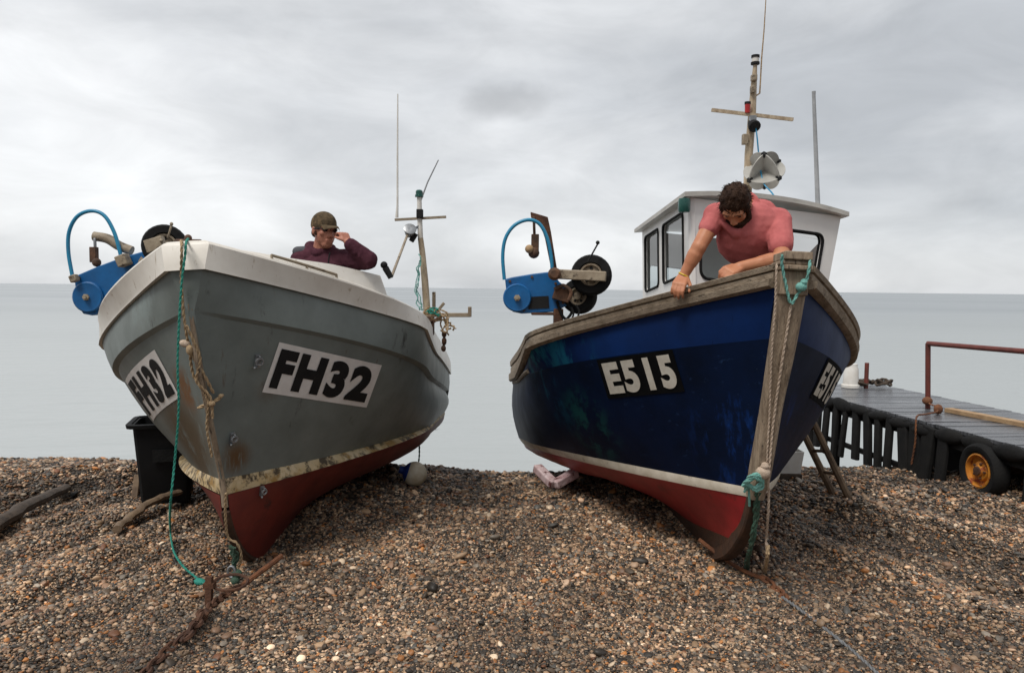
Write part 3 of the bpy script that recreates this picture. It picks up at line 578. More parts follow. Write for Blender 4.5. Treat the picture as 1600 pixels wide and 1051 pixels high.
# console and dark things inside the wheelhouse
mb = MB(); q = ctr+np.array([0, .0, -.75]); mb.box(q+X_*.1-Yb*.45, (.8, .35, .5), X_, Z_); mb.box(q-X_*.2-Yb*.4+Z_*.33, (.28, .2, .2), X_, Z_); mb.build('console', M['black_plastic'], wf, bevel=.01)
mb = MB(); mb.lathe(pt(1069, 321, 5.5), (0, 0, 1), [(0, -.05), (.04, -.05), (.045, -.03), (.045, .03), (.04, .05), (0, .05)], 14); mb.build('side_lamp', M['green_lamp'], wf)
# mast on the roof
YT = 6.3
m0 = MB(); m0.tube([pt(1167, 330, YT), pt(1170, 240, YT), pt(1175, 180, YT), pt(1178, 130, YT), pt(1180, 102, YT)], [.036, .034, .032, .024, .016], 10)
mast2 = m0.build('mast', M['mast_wood'], bl)
MB().beam(pt(1112, 172, YT-.04), pt(1239, 187, YT-.04), .03, .025).build('crossbar', M['mast_wood'], mast2)
mb = MB(); c = pt(1180, 101, YT); mb.lathe(c, (0, 0, 1), [(0, 0), (.036, 0), (.036, .018), (.03, .02)], 14, 0); mb.lathe(c, (0, 0, 1), [(.029, .018), (.029, .055)], 14, 1); mb.lathe(c, (0, 0, 1), [(.034, .055), (.034, .075), (0, .08)], 14, 0); mb.build('masthead_lamp', [M['black_paint'], M['white_plastic']], mast2)
for q, z_ in ((pt(1178, 122, YT-.03), (.045, .05, .05)), (pt(1176, 140, YT-.03), (.035, .05, .06)), (pt(1164, 218, YT-.04), (.045, .05, .085))): MB().box(q, z_).build('junction_box', M['beige_metal'], mast2, bevel=.005)
mb = MB(); c = pt(1168, 169, YT-.05); mb.lathe(c, (0, 0, 1), [(0, -.04), (.022, -.04), (.024, .03), (0, .03)], 12, 0); mb.lathe(c, (0, 0, 1), [(.026, .03), (.026, .05), (0, .055)], 12, 1); mb.build('red_lamp', [M['red_lamp'], M['black_paint']], mast2)
mb = MB(); mb.lathe(pt(1177, 195, YT-.06), (.1, -.8, -.6), [(0, -.05), (.03, -.05), (.05, .02), (.05, .04), (0, .03)], 14, 0); mb.box(pt(1176, 186, YT-.05), (.05, .05, .05), mi=1); mb.build('flood_lamp', [M['black_paint'], M['steel']], mast2)
MB().tube([pt(1178, 152, YT), pt(1187, 146, YT), pt(1188, 130, YT), pt(1190, 92, YT), pt(1194, 45, YT), pt(1199, -40, YT)], [.008, .007, .006, .006, .005, .003], 6).build('whip_aerial', M['tan_rope'], mast2)
# radar reflector of three crossed discs, one corner facing us
c = pt(1194, 267, YT-.12); mb = MB(); R0 = 31*YT/FPX*.98
vd = -ray(1194, 267); e1, e2, _ = frame(vd)
tri = []
for k in range(3):
    a = math.radians(90+120*k+2); tri.append(vd*math.sqrt(1/3)+math.sqrt(2/3)*(math.cos(a)*e1+math.sin(a)*e2))
for k in range(3): mb.lathe(c, tri[k], [(0, -.004), (R0, -.004), (R0, .004), (0, .004)], 36)
rf = mb.build('radar_reflector', M['reflector'], mast2)
for k in range(3):
    for sg in (-1, 1): MB().box(c+tri[k]*sg*R0*.95, (.035, .035, .03), tri[k], tri[(k+1) % 3]).build('corner_clip', M['black_paint'], rf)
MB().beam(pt(1172, 262, YT), c, .02, .02).build('reflector_arm', M['steel'], rf)
MB().tube([pt(1271.5, 143, 6.4), pt(1271.5, 150, 6.4), pt(1278, 325, 6.4)], [.017, .016, .022], 8).build('roof_aerial', M['grey_pole'], wf)
mb = MB(); P = path([(1180, 192), (1183, 215), (1186, 245), (1192, 283), (1205, 300), (1214, 312)], [6.25, 6.2, 6.2, 6.1, 6.0, 5.9]); mb.tube(P, .006, 6); mb.build('signal_line', M['hose_blue'], mast2)
# hauler of the blue boat
YH = 5.75
h2 = hauler(bl, YH, [(789, 436), (800, 433), (830, 428), (862, 424), (874, 440), (889, 452), (888, 476), (868, 487), (815, 490), (801, 487), (793, 474)], (808, 465), 22,
    [(788, 437), (785.5, 400), (790, 372), (804, 352), (825, 343.5), (843, 350), (855, 372), (861, 400), (863, 424)], YH+.04)
MB().prism([pt(a, b, YH) for a, b in ((824, 464), (857, 462), (858, 481), (826, 483))], (0, -.006, 0)).build('side_recess', M['black_paint'], h2, smooth=False)
mb = MB(); mb.prism([pt(a, b, YH+.1) for a, b in ((829, 331), (856, 339), (861, 362), (872, 430), (864, 432), (852, 372), (846, 354), (830, 339))], (0, .06, 0)); mb.build('davit_arm', M['rust'], h2, smooth=False, bevel=.004)
mb = MB(); mb.tube([pt(834, 338, YH+.1), pt(835, 366, YH+.1)], .012, 8); mb.box(pt(836, 382, YH+.1), (.06, .06, .16)); mb.ell(pt(834, 395, YH+.08), .045, seg=12); mb.build('hanging_block', M['rusty_block'], h2, bevel=.012)
MB().ell(pt(827, 389, YH+.05), .034, seg=14).build('block_sheave', M['tan_wood'], h2)
mb = MB(); mb.beam(pt(868, 428, YH-.08), pt(947, 432, YH-.16), .06, .075); mb.build('drive_arm', M['beige_metal'], h2, bevel=.008)
mb = MB(); mb.lathe(pt(866, 428, YH-.12), (0, -1, 0), [(0, -.04), (.045, -.04), (.05, .03), (.03, .05), (0, .05)], 14); mb.build('hose_coupling', M['rusty_block'], h2)
hauler_tyre(pt(924, 430, YH-.03), (-.25, -1, .12), .158, .085, .11, h2, 'beige_metal')
hauler_tyre(pt(905, 463, YH+.1), (-.4, -1, .1), .14, .07, .11, h2, 'beige_metal')
MB().tube(path([(893, 480), (896, 490), (894, 497)], YH-.1), .008, 6).build('hose_tail', M['black_paint'], h2); MB().tube(path([(900, 476), (905, 486), (903, 494)], YH-.1), .008, 6).build('hose_tail', M['black_paint'], h2)
mb = MB(); mb.tube([pt(919, 408, YH-.14), pt(934, 381, YH-.14)], .007, 6); mb.ell(pt(934, 379, YH-.14), .016, seg=8)
mb.build('control_lever', M['black_paint'], h2)
mb = MB(); mb.box(pt(878, 460, YH-.03), (.13, .1, .1), (1, 0, -.3)); mb.tube(path([(866, 452), (880, 446), (892, 456), (888, 470)], YH-.1), .016, 8); mb.build('motor_mount', M['rusty_block'], h2, bevel=.01)
mb = MB(); mb.box((pt(872, 484, YH+.02)+pt(872, 540, YH+.02))/2, (.075, .075, .3)); mb.box(pt(850, 490, YH+.05), (.2, .12, .02)); mb.build('hauler_post', M['rust'], h2, bevel=.006)
for par, pix in ((h2, ((880, 466), (893, 486), (885, 500), (880, 515))), (h2, ((870, 470), (878, 492), (890, 505), (895, 520))), (h1, ((236, 392), (246, 402), (258, 400), (268, 410)))):
    MB().tube(path(pix, 5.72, 6), .011, 8).build('hydraulic_hose', M['rubber'], par)
# ================================================================== ropes at the bows
def stemp(px, py, fo=.065, bo=None):
    """a point lying just in front of the stem face"""
    bo = bo or BL; r = ray(px, py); best = None
    for (s_, h_) in bo.prof:
        q = bo.w(0, s_, h_); v = q-CAMP; e = abs(q[2]-(CAMP+r*(v[1]/r[1]))[2])
        if best is None or e < best[0]: best = (e, v[1])
    return CAMP+r*((best[1]-fo)/r[1])
def onhull(bo, px, py, off=.015):
    q = hit(bo, px, py); return q[0]+q[1]*off if q else stemp(px, py, off, bo)
# green line from the FH32 bow to the beach
P = [pt(294, 373, 4.4), pt(291, 379, 4.12), pt(289, 400, 4.1), pt(284, 440, 4.1), pt(280, 500, 4.1), pt(277.5, 570, 4.12), pt(279, 640, 4.15), pt(273, 720, 4.2), pt(266, 790, 4.25)]
P += [gpt(266, 826, .10), gpt(269, 850, .07), gpt(275, 868, .05), gpt(288, 886, .03), gpt(306, 901, .03), gpt(324, 914, .03)]
mb = MB(); twist(mb, smooth_path(P, 6), .0075); g_ = gpt(312, 908, .03); mb.ell(g_, (.045, .03, .02), (1, -.6, 0), seg=10)
single('mooring_rope', mb, M['teal_rope'], 'long thin green rope hanging from the white bow down to the shingle', 'rope')
# tan rope lashed down the stem of FH32
mb = MB(); P = [pt(283, 376, 4.35), pt(284, 384, 4.1)]+[onhull(FH, *p, .03) for p in ((288, 440), (295, 500), (303, 545), (310, 585), (322, 622), (330, 665), (338, 710))]
twist(mb, smooth_path(P, 5), .009)
P = [onhull(FH, *p, .04) for p in ((300, 505), (310, 555), (316, 590), (326, 618), (329, 650))]; twist(mb, smooth_path(P, 5), .009)
P = [onhull(FH, *p, .03) for p in ((303, 545), (318, 585), (330, 612))]; twist(mb, smooth_path(P, 5), .01)
P = [onhull(FH, *p, .035) for p in ((318, 634), (331, 624), (343, 614))]; twist(mb, smooth_path(P, 5), .012)
mb.ell(onhull(FH, 300, 533, .045), (.034, .024, .022), (1, 0, -.3), seg=12, mi=1); mb.ell(onhull(FH, 305, 543, .04), (.02, .02, .03), seg=12)
mb.ell(onhull(FH, 328, 627, .04), (.022, .018, .02), seg=10); mb.ell(onhull(FH, 340, 616, .04), (.014, .014, .014), seg=10)
single('lashing_rope', mb, [M['tan_rope'], M['pale_rope']], 'knotted tan rope lashed down the stem of the grey boat', 'rope')
mb = MB(); P = [pt(353, 770, 4.38), pt(352, 800, 4.42), pt(356, 838, 4.5), pt(370, 848, 4.5), pt(377, 868, 4.52), pt(372, 886, 4.55), pt(362, 880, 4.55)]; twist(mb, smooth_path(P, 6), .009)
single('bow_strop', mb, M['tan_rope'], 'short tan rope loop hanging at the foot of the grey bow', 'rope')
mb = MB()
for k in range(4):
    P = [pt(359+2*k, 852+k, 4.5-.02*k), pt(365+k*2, 868, 4.48), pt(364+k, 886, 4.5), pt(369+k, 895+k, 4.52), gpt(366+k*2, 905+k, .02)]; twist(mb, jitter(smooth_path(P, 5), .004, k), .011)
mb.ell(pt(370, 896, 4.48), (.035, .03, .03), seg=10); mb.ell(gpt(367, 907, .02), (.03, .03, .025), seg=10)
single('rope_tangle', mb, M['dark_green_rope'], 'tangled dark green rope below the foot of the grey bow', 'rope')
mb = MB(); q = pt(362, 892, 4.47); mb.tube([q+np.array([.022*math.cos(a), -.005, .035*math.sin(a)]) for a in np.linspace(0, 2*math.pi, 14)], .008, 6); mb.cap(q+np.array([-.03, 0, -.03]), q+np.array([.03, 0, -.03]), .01, .01, 8)
single('shackle', mb, M['steel'], 'bright steel shackle in the green rope at the grey bow', 'shackle')
# rusty chain and mooring iron in front of the grey boat
def chain(mb, P, r, seed=2):
    P = np.asarray(P); L_ = np.r_[0, np.cumsum(np.linalg.norm(np.diff(P, axis=0), axis=1))]; pitch_ = r*5.0; n = int(L_[-1]/pitch_); rr_ = np.random.default_rng(seed)
    for k in range(n+1):
        c = np.array([np.interp(k*pitch_, L_, P[:, i]) for i in range(3)]); c2 = np.array([np.interp(k*pitch_+.01, L_, P[:, i]) for i in range(3)]); z = c2-c
        if np.linalg.norm(z) < 1e-6: continue
        z /= np.linalg.norm(z); x = np.cross(z, (0, 0, 1)); x /= np.linalg.norm(x); y = np.cross(z, x); a = (k % 2)*math.pi/2+rr_.normal(0, .3); x2 = x*math.cos(a)+y*math.sin(a)
        mb.tube([c+z*r*3.3*math.cos(q)+x2*r*1.9*math.sin(q) for q in np.linspace(0, 2*math.pi, 11)], r, 5)
P = [gpt(p, q, .02) for p, q in ((228, 1049), (262, 1015), (296, 985), (318, 962), (330, 945), (352, 930), (375, 915))]
mb = MB(); chain(mb, smooth_path(P, 6), .010); P = [gpt(p, q, .045) for p, q in ((316, 958), (308, 972), (290, 996))]; chain(mb, smooth_path(P, 6), .012, 5)
single('mooring_chain', mb, M['rust'], 'rusty chain running from the foot of the grey bow towards the viewer', 'chain')
a, b = gpt(376, 916, .03), gpt(440, 868, .1); mb = MB(); mb.tube([a, (a+b)/2, b], .017, 8)
single('iron_bar', mb, M['rust_light'], 'rusty round iron bar slanting out from under the grey bow', 'bar')
a = gpt(326, 955, -.03); mb = MB(); mb.beam(a, a+np.array([0, .02, .2]), .035, .035, (1, 0, 0)); mb.box(a+np.array([0, .02, .15]), (.06, .05, .03)); ring = [a+np.array([.1, .07, .145])+np.array([.1*math.cos(q), .07*math.sin(q), .02*math.sin(q)]) for q in np.linspace(0, 2*math.pi, 18)]; mb.tube(ring, .009, 6)
single('mooring_stake', mb, M['rust'], 'dark iron stake with a ring, standing in the shingle before the grey boat', 'stake')
# ropes at the blue bow
mb = MB()
P = [pt(1214, 412, 3.93), stemp(1213, 425)]+[stemp(*p) for p in ((1211, 480), (1207, 530), (1204, 590), (1202, 650), (1199, 700), (1198, 745))]
twist(mb, smooth_path(P, 5), .0065)
P = [stemp(*p) for p in ((1236, 476), (1229, 520), (1221, 570), (1212, 630), (1206, 680), (1202, 730), (1200, 760))]; twist(mb, smooth_path(P, 5), .008)
P = [stemp(*p) for p in ((1198, 735), (1201, 770), (1200, 805), (1197, 840))]+[pt(1198, 862, 4.35), gpt(1193, 890, .02)]; twist(mb, smooth_path(P, 5), .0085)
mb.ell(stemp(1192, 738), (.045, .035, .04), seg=10); mb.ell(stemp(1195, 728), .025, seg=8)
single('stem_rope', mb, M['pale_rope'], 'pale ropes running down the timber stem of the blue boat', 'rope')
mb = MB(); P = [stemp(1222, 398, .09), stemp(1222, 415, .08), stemp(1228, 445, .075), stemp(1236, 474, .075), stemp(1247, 458, .075), stemp(1258, 445, .08), stemp(1264, 420, .09), stemp(1266, 405, .06)]
twist(mb, smooth_path(P, 6), .009); mb.ell(stemp(1252, 448, .085), (.032, .024, .026), seg=10); mb.ell(stemp(1256, 441, .085), .02, seg=8)
single('bow_loop_rope', mb, M['pale_teal_rope'], 'thin green rope looped in a V over the timber stem head', 'rope')
mb = MB()
for k in range(7):
    r_ = np.random.default_rng(k); P = [stemp(1163+r_.uniform(-4, 4), 760+r_.uniform(-6, 8), .07), stemp(1172, 746+r_.uniform(-3, 4), .1), stemp(1184, 744+r_.uniform(-3, 5), .1), stemp(1192, 754+r_.uniform(-4, 6), .08), stemp(1180, 763+r_.uniform(-5, 4), .1), stemp(1168, 756, .09)]; twist(mb, smooth_path(P, 5), .012)
P = [stemp(1170, 762, .07), stemp(1171, 790, .06)]; mb.tube(P, .007, 6)
single('rope_knot', mb, M['pale_teal_rope'], 'thick pale teal rope knot around the foot of the timber stem', 'rope')
mb = MB()
for k in range(3):
    P = [stemp(1181+3*k, 768, .06), stemp(1180+2*k, 800, .05), pt(1175+2*k, 835, 4.3), pt(1169+k, 865, 4.4), gpt(1164+2*k, 888, .02)]; twist(mb, jitter(smooth_path(P, 5), .003, k), .0125)
single('hanging_rope', mb, M['dark_green_rope'], 'dark green rope hanging from the teal knot of the blue bow', 'rope')
mb = MB(); P = [pt(1200, 852, 4.34), pt(1199, 868, 4.32), gpt(1195, 893, .02)]; twist(mb, smooth_path(P, 4), .013); P = [gpt(1195, 893, .02), gpt(1189, 882, .03)]; twist(mb, smooth_path(P, 4), .010)
single('rope_end', mb, M['tan_rope'], 'frayed orange-tan rope end touching the shingle below the blue bow', 'rope')
P = [gpt(1092, 842, .12), gpt(1115, 860, .07), gpt(1140, 878, .04), gpt(1168, 894, .025), gpt(1196, 905, .015)]; mb = MB(); mb.tube(smooth_path(P, 4), .014, 8); P = [gpt(1196, 905, .015), gpt(1214, 921, .015), gpt(1226, 934, .01)]; chain(mb, smooth_path(P, 6), .011)
single('hauling_bar', mb, M['rust_light'], 'rusty iron rod leading out from under the blue bow', 'bar')
P = [gpt(p, q, .014) for p, q in ((1222, 932), (1245, 948), (1272, 968), (1300, 990), (1330, 1014), (1372, 1052), (1400, 1078))]; mb = MB(); twist(mb, smooth_path(P, 6), .0095)
single('steel_cable', mb, M['cable'], 'grey steel cable on the shingle in front of the blue boat', 'cable')
# ================================================================== beach things
# black tub
c = gpt(240, 772); c = np.array([-2.92, 6.2, float(zg(-2.92, 6.2))+.02]); tub = thing('plastic_tub', 'big black plastic tub beside the grey hull on the left', 'tub', c)
X1 = np.array([.95, .3, 0]); X1 /= np.linalg.norm(X1); Y1 = np.array([-X1[1], X1[0], 0])
def rrect(c, a, b, r, z, n=4):
    P = []
    for (sx, sy, a0) in ((1, 1, 0), (-1, 1, 90), (-1, -1, 180), (1, -1, 270)):
        for q in np.radians(a0+np.linspace(0, 90, n)): P.append(c+X1*(sx*(a-r)+r*math.cos(q))+Y1*(sy*(b-r)+r*math.sin(q))+np.array([0, 0, z]))
    return P
mb = MB(); mb.grid([rrect(c, .175, .16, .05, .0), rrect(c, .185, .17, .05, .02), rrect(c, .235, .21, .06, .68), rrect(c, .22, .195, .055, .68), rrect(c, .17, .155, .05, .05)], 0, True); P = rrect(c, .171, .156, .05, .05); mb.add(P, [tuple(range(len(P)))])
mb.build('tub_body', M['black_plastic'], tub, sharp=.5)
mb = MB(); mb.grid([rrect(c, .24, .215, .06, .65), rrect(c, .275, .25, .07, .655), rrect(c, .28, .255, .07, .685), rrect(c, .24, .215, .06, .688)], 0, True); mb.build('tub_rim', M['black_plastic'], tub, sharp=.6)
mb = MB(); q = c-Y1*.2+np.array([0, 0, .42]); mb.box(q-Y1*.012, (.16, .012, .1), X1); mb.build('tub_label', M['rubber'], tub)
# timbers
def log(P, r, m, label, name='driftwood_log', cat='log', sq=.8):
    mb = MB(); P = smooth_path(P, 5); P = jitter(P, .006, 3); mb.tube(P, np.interp(np.linspace(0, 1, len(P)), np.linspace(0, 1, len(r)), r), 9, squash=sq); single(name, mb, m, label, cat)
log([gpt(-60, 850, .08), gpt(0, 815, .085), gpt(50, 787, .085), gpt(102, 763, .075)], [.06, .06, .055, .045], M['dark_wood'], 'dark wet timber baulk lying on the shingle at the far left')
log([gpt(182, 826, .06), gpt(205, 806, .085), gpt(235, 786, .10), gpt(268, 772, .11), gpt(300, 765, .1)], [.034, .036, .034, .032, .03], M['stick_wood'], 'slim brown driftwood branch with a pale sawn end, beside the black tub', 'driftwood_branch', 'branch')
a = gpt(214, 778, .0); mb = MB(); mb.beam(a+np.array([-.02, 0, -.03]), a+np.array([-.05, .12, .17]), .05, .06); single('timber_stub', mb, M['stick_wood'], 'short upright timber stub against the foot of the black tub', 'timber', bevel=.006)
# buoy under the stern of FH32
c = gpt(648, 762); c = np.array([c[0], c[1], float(zg(c[0], c[1]))+.135]); by = thing('buoy', 'round stained white buoy with a blue cap under the grey stern', 'buoy', c-np.array([0, 0, .12]))
ax_ = np.array([-.9, -.1, .3]); ax_ /= np.linalg.norm(ax_)
mb = MB(); mb.lathe(c, ax_, [(.115*math.sin(a), -.115*math.cos(a)) for a in np.linspace(.02, 2.2, 14)], 26); mb.build('buoy_float', M['buoy_white'], by, sharp=3)
mb = MB(); mb.lathe(c, ax_, [(.1155*math.sin(a), -.1155*math.cos(a)) for a in np.linspace(2.2, 2.8, 6)]+[(.035, .115), (.033, .15), (0, .152)], 26); mb.build('buoy_cap', M['buoy_blue'], by, sharp=.8)
mb = MB(); twist(mb, smooth_path([c+np.array([.03, .05, .1]), c+np.array([.035, .06, .17]), c+np.array([.03, .1, .25])], 4), .009); mb.build('buoy_rope', M['dark_green_rope'], by)
# skid under the blue stern
sk = MB(); A1, B1, C1 = pt(839, 730, 6.7), pt(866, 757, 6.45), pt(900, 738, 6.6)
for a, b in ((A1, B1), (B1, C1)): sk.beam(a, b, .09, .075)
single('launching_skid', sk, M['pink_wood'], 'worn pinkish white timber skid propping the blue stern', 'skid', bevel=.012)
# white box and tyre past the blue hull
c = gpt(1236, 752); c[2] = float(zg(c[0], c[1])); wb = thing('plastic_crate', 'small white crate on a dark base beside the blue hull', 'crate', c)
MB().box(c+np.array([0, .15, .03]), (.26, .24, .07)).build('crate_base', M['dark_wood'], wb, bevel=.01)
mb = MB(); mb.grid([[c+np.array([sx*w, .15+sy*w*.9, z]) for sx, sy in ((-1, -1), (1, -1), (1, 1), (-1, 1))] for w, z in ((.115, .066), (.14, .30), (.128, .30), (.1, .1))], 0, True); mb.build('crate_body', M['white_plastic'], wb, smooth=False, bevel=.008)
c = gpt(1266, 728); c[2] = float(zg(c[0], c[1]))+.16; ty = thing('tyre', 'worn black tyre lying behind the white crate', 'tyre', c-np.array([0, 0, .16]))
def tyre(c, axis, ro, ri, w, par, name='tyre_tread'):
    mb = MB(); mb.lathe(c, axis, [(ri, -w*.35), (ri+.3*(ro-ri), -w*.5), (ro*.88, -w*.5), (ro*.97, -w*.38), (ro, -w*.2), (ro, w*.2), (ro*.97, w*.38), (ro*.88, w*.5), (ri+.3*(ro-ri), w*.5), (ri, w*.35), (ri, -w*.35)], 36); return mb.build(name, M['rubber'], par)
tyre(c, (-.7, -.6, .2), .17, .085, .13, ty); mb = MB(); mb.lathe(c, (-.7, -.6, .2), [(.086, -.03), (.086, .05), (.06, .04), (0, .05)], 20); mb.build('hub', M['rust'], ty)
# ladder leaning on the blue hull
ld = thing('wooden_ladder', 'weathered two-pole timber ladder leaning against the blue hull', 'ladder', gpt(1318, 780))
a0, a1 = gpt(1329, 784, -.03), pt(1262, 640, 6.5); b0, b1 = gpt(1304, 776, -.03), pt(1240, 645, 6.7)
for a, b in ((a0, a1), (b0, b1)): MB().tube([a, (a+b)/2, b], [.032, .03, .028], 8).build('rail', M['stick_wood'], ld)
for k in (.3, .55, .8): MB().tube([b0+(b1-b0)*k, a0+(a1-a0)*k], .015, 7).build('rung', M['stick_wood'], ld)
# ================================================================== wheeled jetty
jt = thing('wheeled_jetty', 'long black wheeled jetty with tyre fenders on the right', 'jetty', (4.9, 8.5, float(zg(4.9, 8.5))))
dv = np.array([-.085, 1, -.012]); dv /= np.linalg.norm(dv); P0 = pt(1540, 683, 7.0); xv = np.array([1, .085, 0]); xv /= np.linalg.norm(xv); zv = np.cross(xv, dv); W_ = 1.55
J = lambda a, x, z=0.: P0+dv*a+xv*x+zv*z
mb = MB(); k = 0
a_ = -2.2
while a_ < 4.35:                                # cross planks
    wd = .14; mb.box(J(a_+wd/2, W_/2, -.02+random.uniform(-.004, .004)), (W_, wd-.012, .04), xv, zv); a_ += wd
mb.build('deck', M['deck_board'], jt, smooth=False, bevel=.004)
mb = MB()
for x in (.02, W_-.02): mb.beam(J(-2.2, x, -.12), J(4.35, x, -.12), .1, .15, zv); mb.beam(J(-2.2, x, -.58), J(4.35, x, -.58), .05, .06, zv)
for a in np.arange(-2, 4.3, .8): mb.beam(J(a, 0.06, -.14), J(a, W_-.06, -.14), .08, .1, zv)
mb.build('frame', M['black_paint'], jt, bevel=.006)
kk = 0
for a in np.arange(-.9, 4.3, .235):                # upright rubber strips hung along the side
    if -.5 < a < .42: continue
    kk += 1; r_ = np.random.default_rng(kk); wd = .10+r_.uniform(-.02, .03)+.06*(a < 1.4); dp = -.66-r_.uniform(0, .12); tl = r_.normal(0, .045)
    mb = MB(); mb.beam(J(a, -.05, -.03), J(a+tl, -.075+r_.normal(0, .012), dp), wd, .045+r_.uniform(0, .02), xv); mb.build('fender', M['rubber'], jt, bevel=.014)
for a in np.arange(-1.6, 4.3, .41):
    r_ = np.random.default_rng(int(a*100)+900); c = J(a, -.05, -.07+r_.normal(0, .01)); MB().ell(c, (.05, .19+r_.uniform(0, .06), .055+r_.uniform(0, .035)), xv, zv+.1*r_.normal(0, 1)*dv, 12).build('fender_block', M['rubber'], jt)
mb = MB(); mb.beam(J(-2.2, .5, -.4), J(1.5, .5, -.4), .06, .42, zv); mb.build('under_deck_panel', M['black_paint'], jt)  # plain black panel along the underside of the near deck
# wheel
def cart_wheel(c, ax, par):
    w = tyre(c, ax, .265, .16, .17, par, 'wheel')
    mb = MB(); mb.lathe(c, ax, [(.162, -.06), (.165, .07), (.15, .075), (.145, .03), (.10, .02), (.085, .045), (.055, .05), (.05, .07), (.03, .075)], 30); rm = mb.build('rim', M['yellow_rim'], w)
    mb = MB(); mb.lathe(c, ax, [(.05, .055), (.04, .085), (0, .09)], 14); x, y, z = frame(ax)
    for k in range(5):
        q = k*2*math.pi/5; mb.lathe(c+z*.05+(x*math.cos(q)+y*math.sin(q))*.072, ax, [(.012, -.01), (.012, .014), (0, .016)], 6)
    mb.build('hub', M['rust'], rm)
cw = pt(1538, 735, 6.93); cart_wheel(cw, -xv, jt); cart_wheel(cw+xv*(W_-.1), xv, jt)
c2 = cw+dv*1.5; MB().beam(cw+xv*.02, cw+xv*(W_-.1), .06, .06).build('axle', M['rust'], jt)
# second hidden pair further down the slope keeps it level
for x in (.1, W_-.1):
    q = J(2.9, x, -.2); z0 = float(zg(q[0], q[1])); MB().beam(q, np.array([q[0], q[1], z0-.05]), .09, .09, (0, 1, 0)).build('leg', M['black_paint'], jt)
# rail
b = pt(1450, 636, 8.9); tp = pt(1450, 536.5, 8.9); e = pt(1602, 549, 7.5); e2 = e+(e-tp)*.6
mb = MB(); mb.tube([b-np.array([0, 0, .05]), tp], .03, 10); mb.tube([tp-np.array([.0, 0, .0]), e, e2], .03, 10); mb.tube([e2, e2-np.array([0, 0, .85])], .03, 10); mb.build('hand_rail', M['red_rail'], jt)
mb = MB(); q = J(3.8, 1.03, -.02); mb.tube([q, q+np.array([0, 0, .40])], .032, 8); mb.build('rail_post', M['red_rail'], jt)
# bits standing on the jetty
c = J(3.85, .82, .03); mb = MB(); mb.lathe(c, (0, 0, 1), [(0, -.02), (.13, -.02), (.13, .02), (.11, .03), (.10, .26), (.085, .29), (.085, .33), (0, .34)], 18); single('white_canister', mb, M['white_plastic'], 'white canister at the seaward end of the jetty', 'canister')
mb = MB(); r_ = np.random.default_rng(5)
for k in range(9):
    c = J(3.9+r_.uniform(-.15, .15), 1.15+r_.uniform(-.22, .22), .03+.05*r_.uniform(0, 1)); mb.tube([c+np.array([.11*math.cos(q), .09*math.sin(q), .03+.02*math.sin(3*q+k)]) for q in np.linspace(0, 2*math.pi, 14)], .018, 6)
single('rope_heap', mb, M['dark_wood'], 'heap of dark old rope at the seaward end of the jetty', 'rope heap')
a, b2 = J(1.55, .72, .025), J(-1.4, 1.12, .025); mb = MB(); mb.beam(a, b2, .11, .05); single('loose_plank', mb, M['tan_wood'], 'loose tan plank lying along the jetty deck', 'plank', bevel=.004)
P = [pt(1449, 628, 8.85), pt(1456, 632, 8.7), pt(1466, 636, 8.55), pt(1464, 643, 8.35), pt(1446, 647, 8.1), pt(1433, 650, 7.95), pt(1431, 665, 7.9), pt(1430, 690, 7.9), pt(1424, 725, 7.95)]
mb = MB(); twist(mb, smooth_path(P, 6), .011); mb.ell(pt(1466, 639, 8.45), (.05, .05, .06), seg=10); mb.ell(pt(1449, 626, 8.85), (.06, .06, .05), seg=10)
single('orange_rope', mb, M['rust_light'], 'orange rope tied to the red rail and hanging over the jetty side', 'rope')
# vessel far out
c = np.array([(1308-800)/FPX*520, 520, -1.35]); sh = thing('distant_boat', 'tiny blue boat far out on the horizon', 'boat', c)
mb = MB(); mb.grid([[c+np.array([x, 0, z]) + np.array([0, y, 0]) for x, y in ((-w*1.0, 0), (-w*.5, -d), (w*.7, -d), (w, 0), (w*.7, d), (-w*.5, d))] for w, d, z in ((2.0, .5, -.2), (2.6, .8, .7), (2.4, .7, .7))], 0, True); mb.build('hull', M['ship_blue'], sh)
MB().box(c+np.array([.4, 0, 1.1]), (1.2, .9, .9)).build('cabin', M['ship_blue'], sh)
# ================================================================== people
def remesh(mb, name, m, parent, vox, it=6, disp=0., dscale=.1, fac=.5):
    o = mb.build(name+'_raw', m, None); md = o.modifiers.new('r', 'REMESH'); md.mode = 'VOXEL'; md.voxel_size = vox; md.use_smooth_shade = True
    s_ = o.modifiers.new('s', 'SMOOTH'); s_.iterations = it; s_.factor = fac
    if disp:
        tx = bpy.data.textures.new(name, 'CLOUDS'); tx.noise_scale = dscale; tx.noise_depth = 2; d_ = o.modifiers.new('d', 'DISPLACE'); d_.texture = tx; d_.strength = disp; d_.texture_coords = 'LOCAL'
    dg = bpy.context.evaluated_depsgraph_get(); dg.update(); me = bpy.data.meshes.new_from_object(o.evaluated_get(dg)); old = o.data; bpy.data.objects.remove(o); bpy.data.meshes.remove(old)
    me.name = name; off = np.array(parent['_o']); n = len(me.vertices); co = np.empty(n*3); me.vertices.foreach_get('co', co); co = co.reshape(-1, 3)-off; me.vertices.foreach_set('co', co.ravel()); me.update()
    me.materials.clear(); me.materials.append(m); me.polygons.foreach_set('use_smooth', [True]*len(me.polygons)); me.polygons.foreach_set('material_index', [0]*len(me.polygons))
    ob = bpy.data.objects.new(name, me); COL.objects.link(ob); ob.parent = parent; ob['_o'] = [float(q) for q in off]; return ob
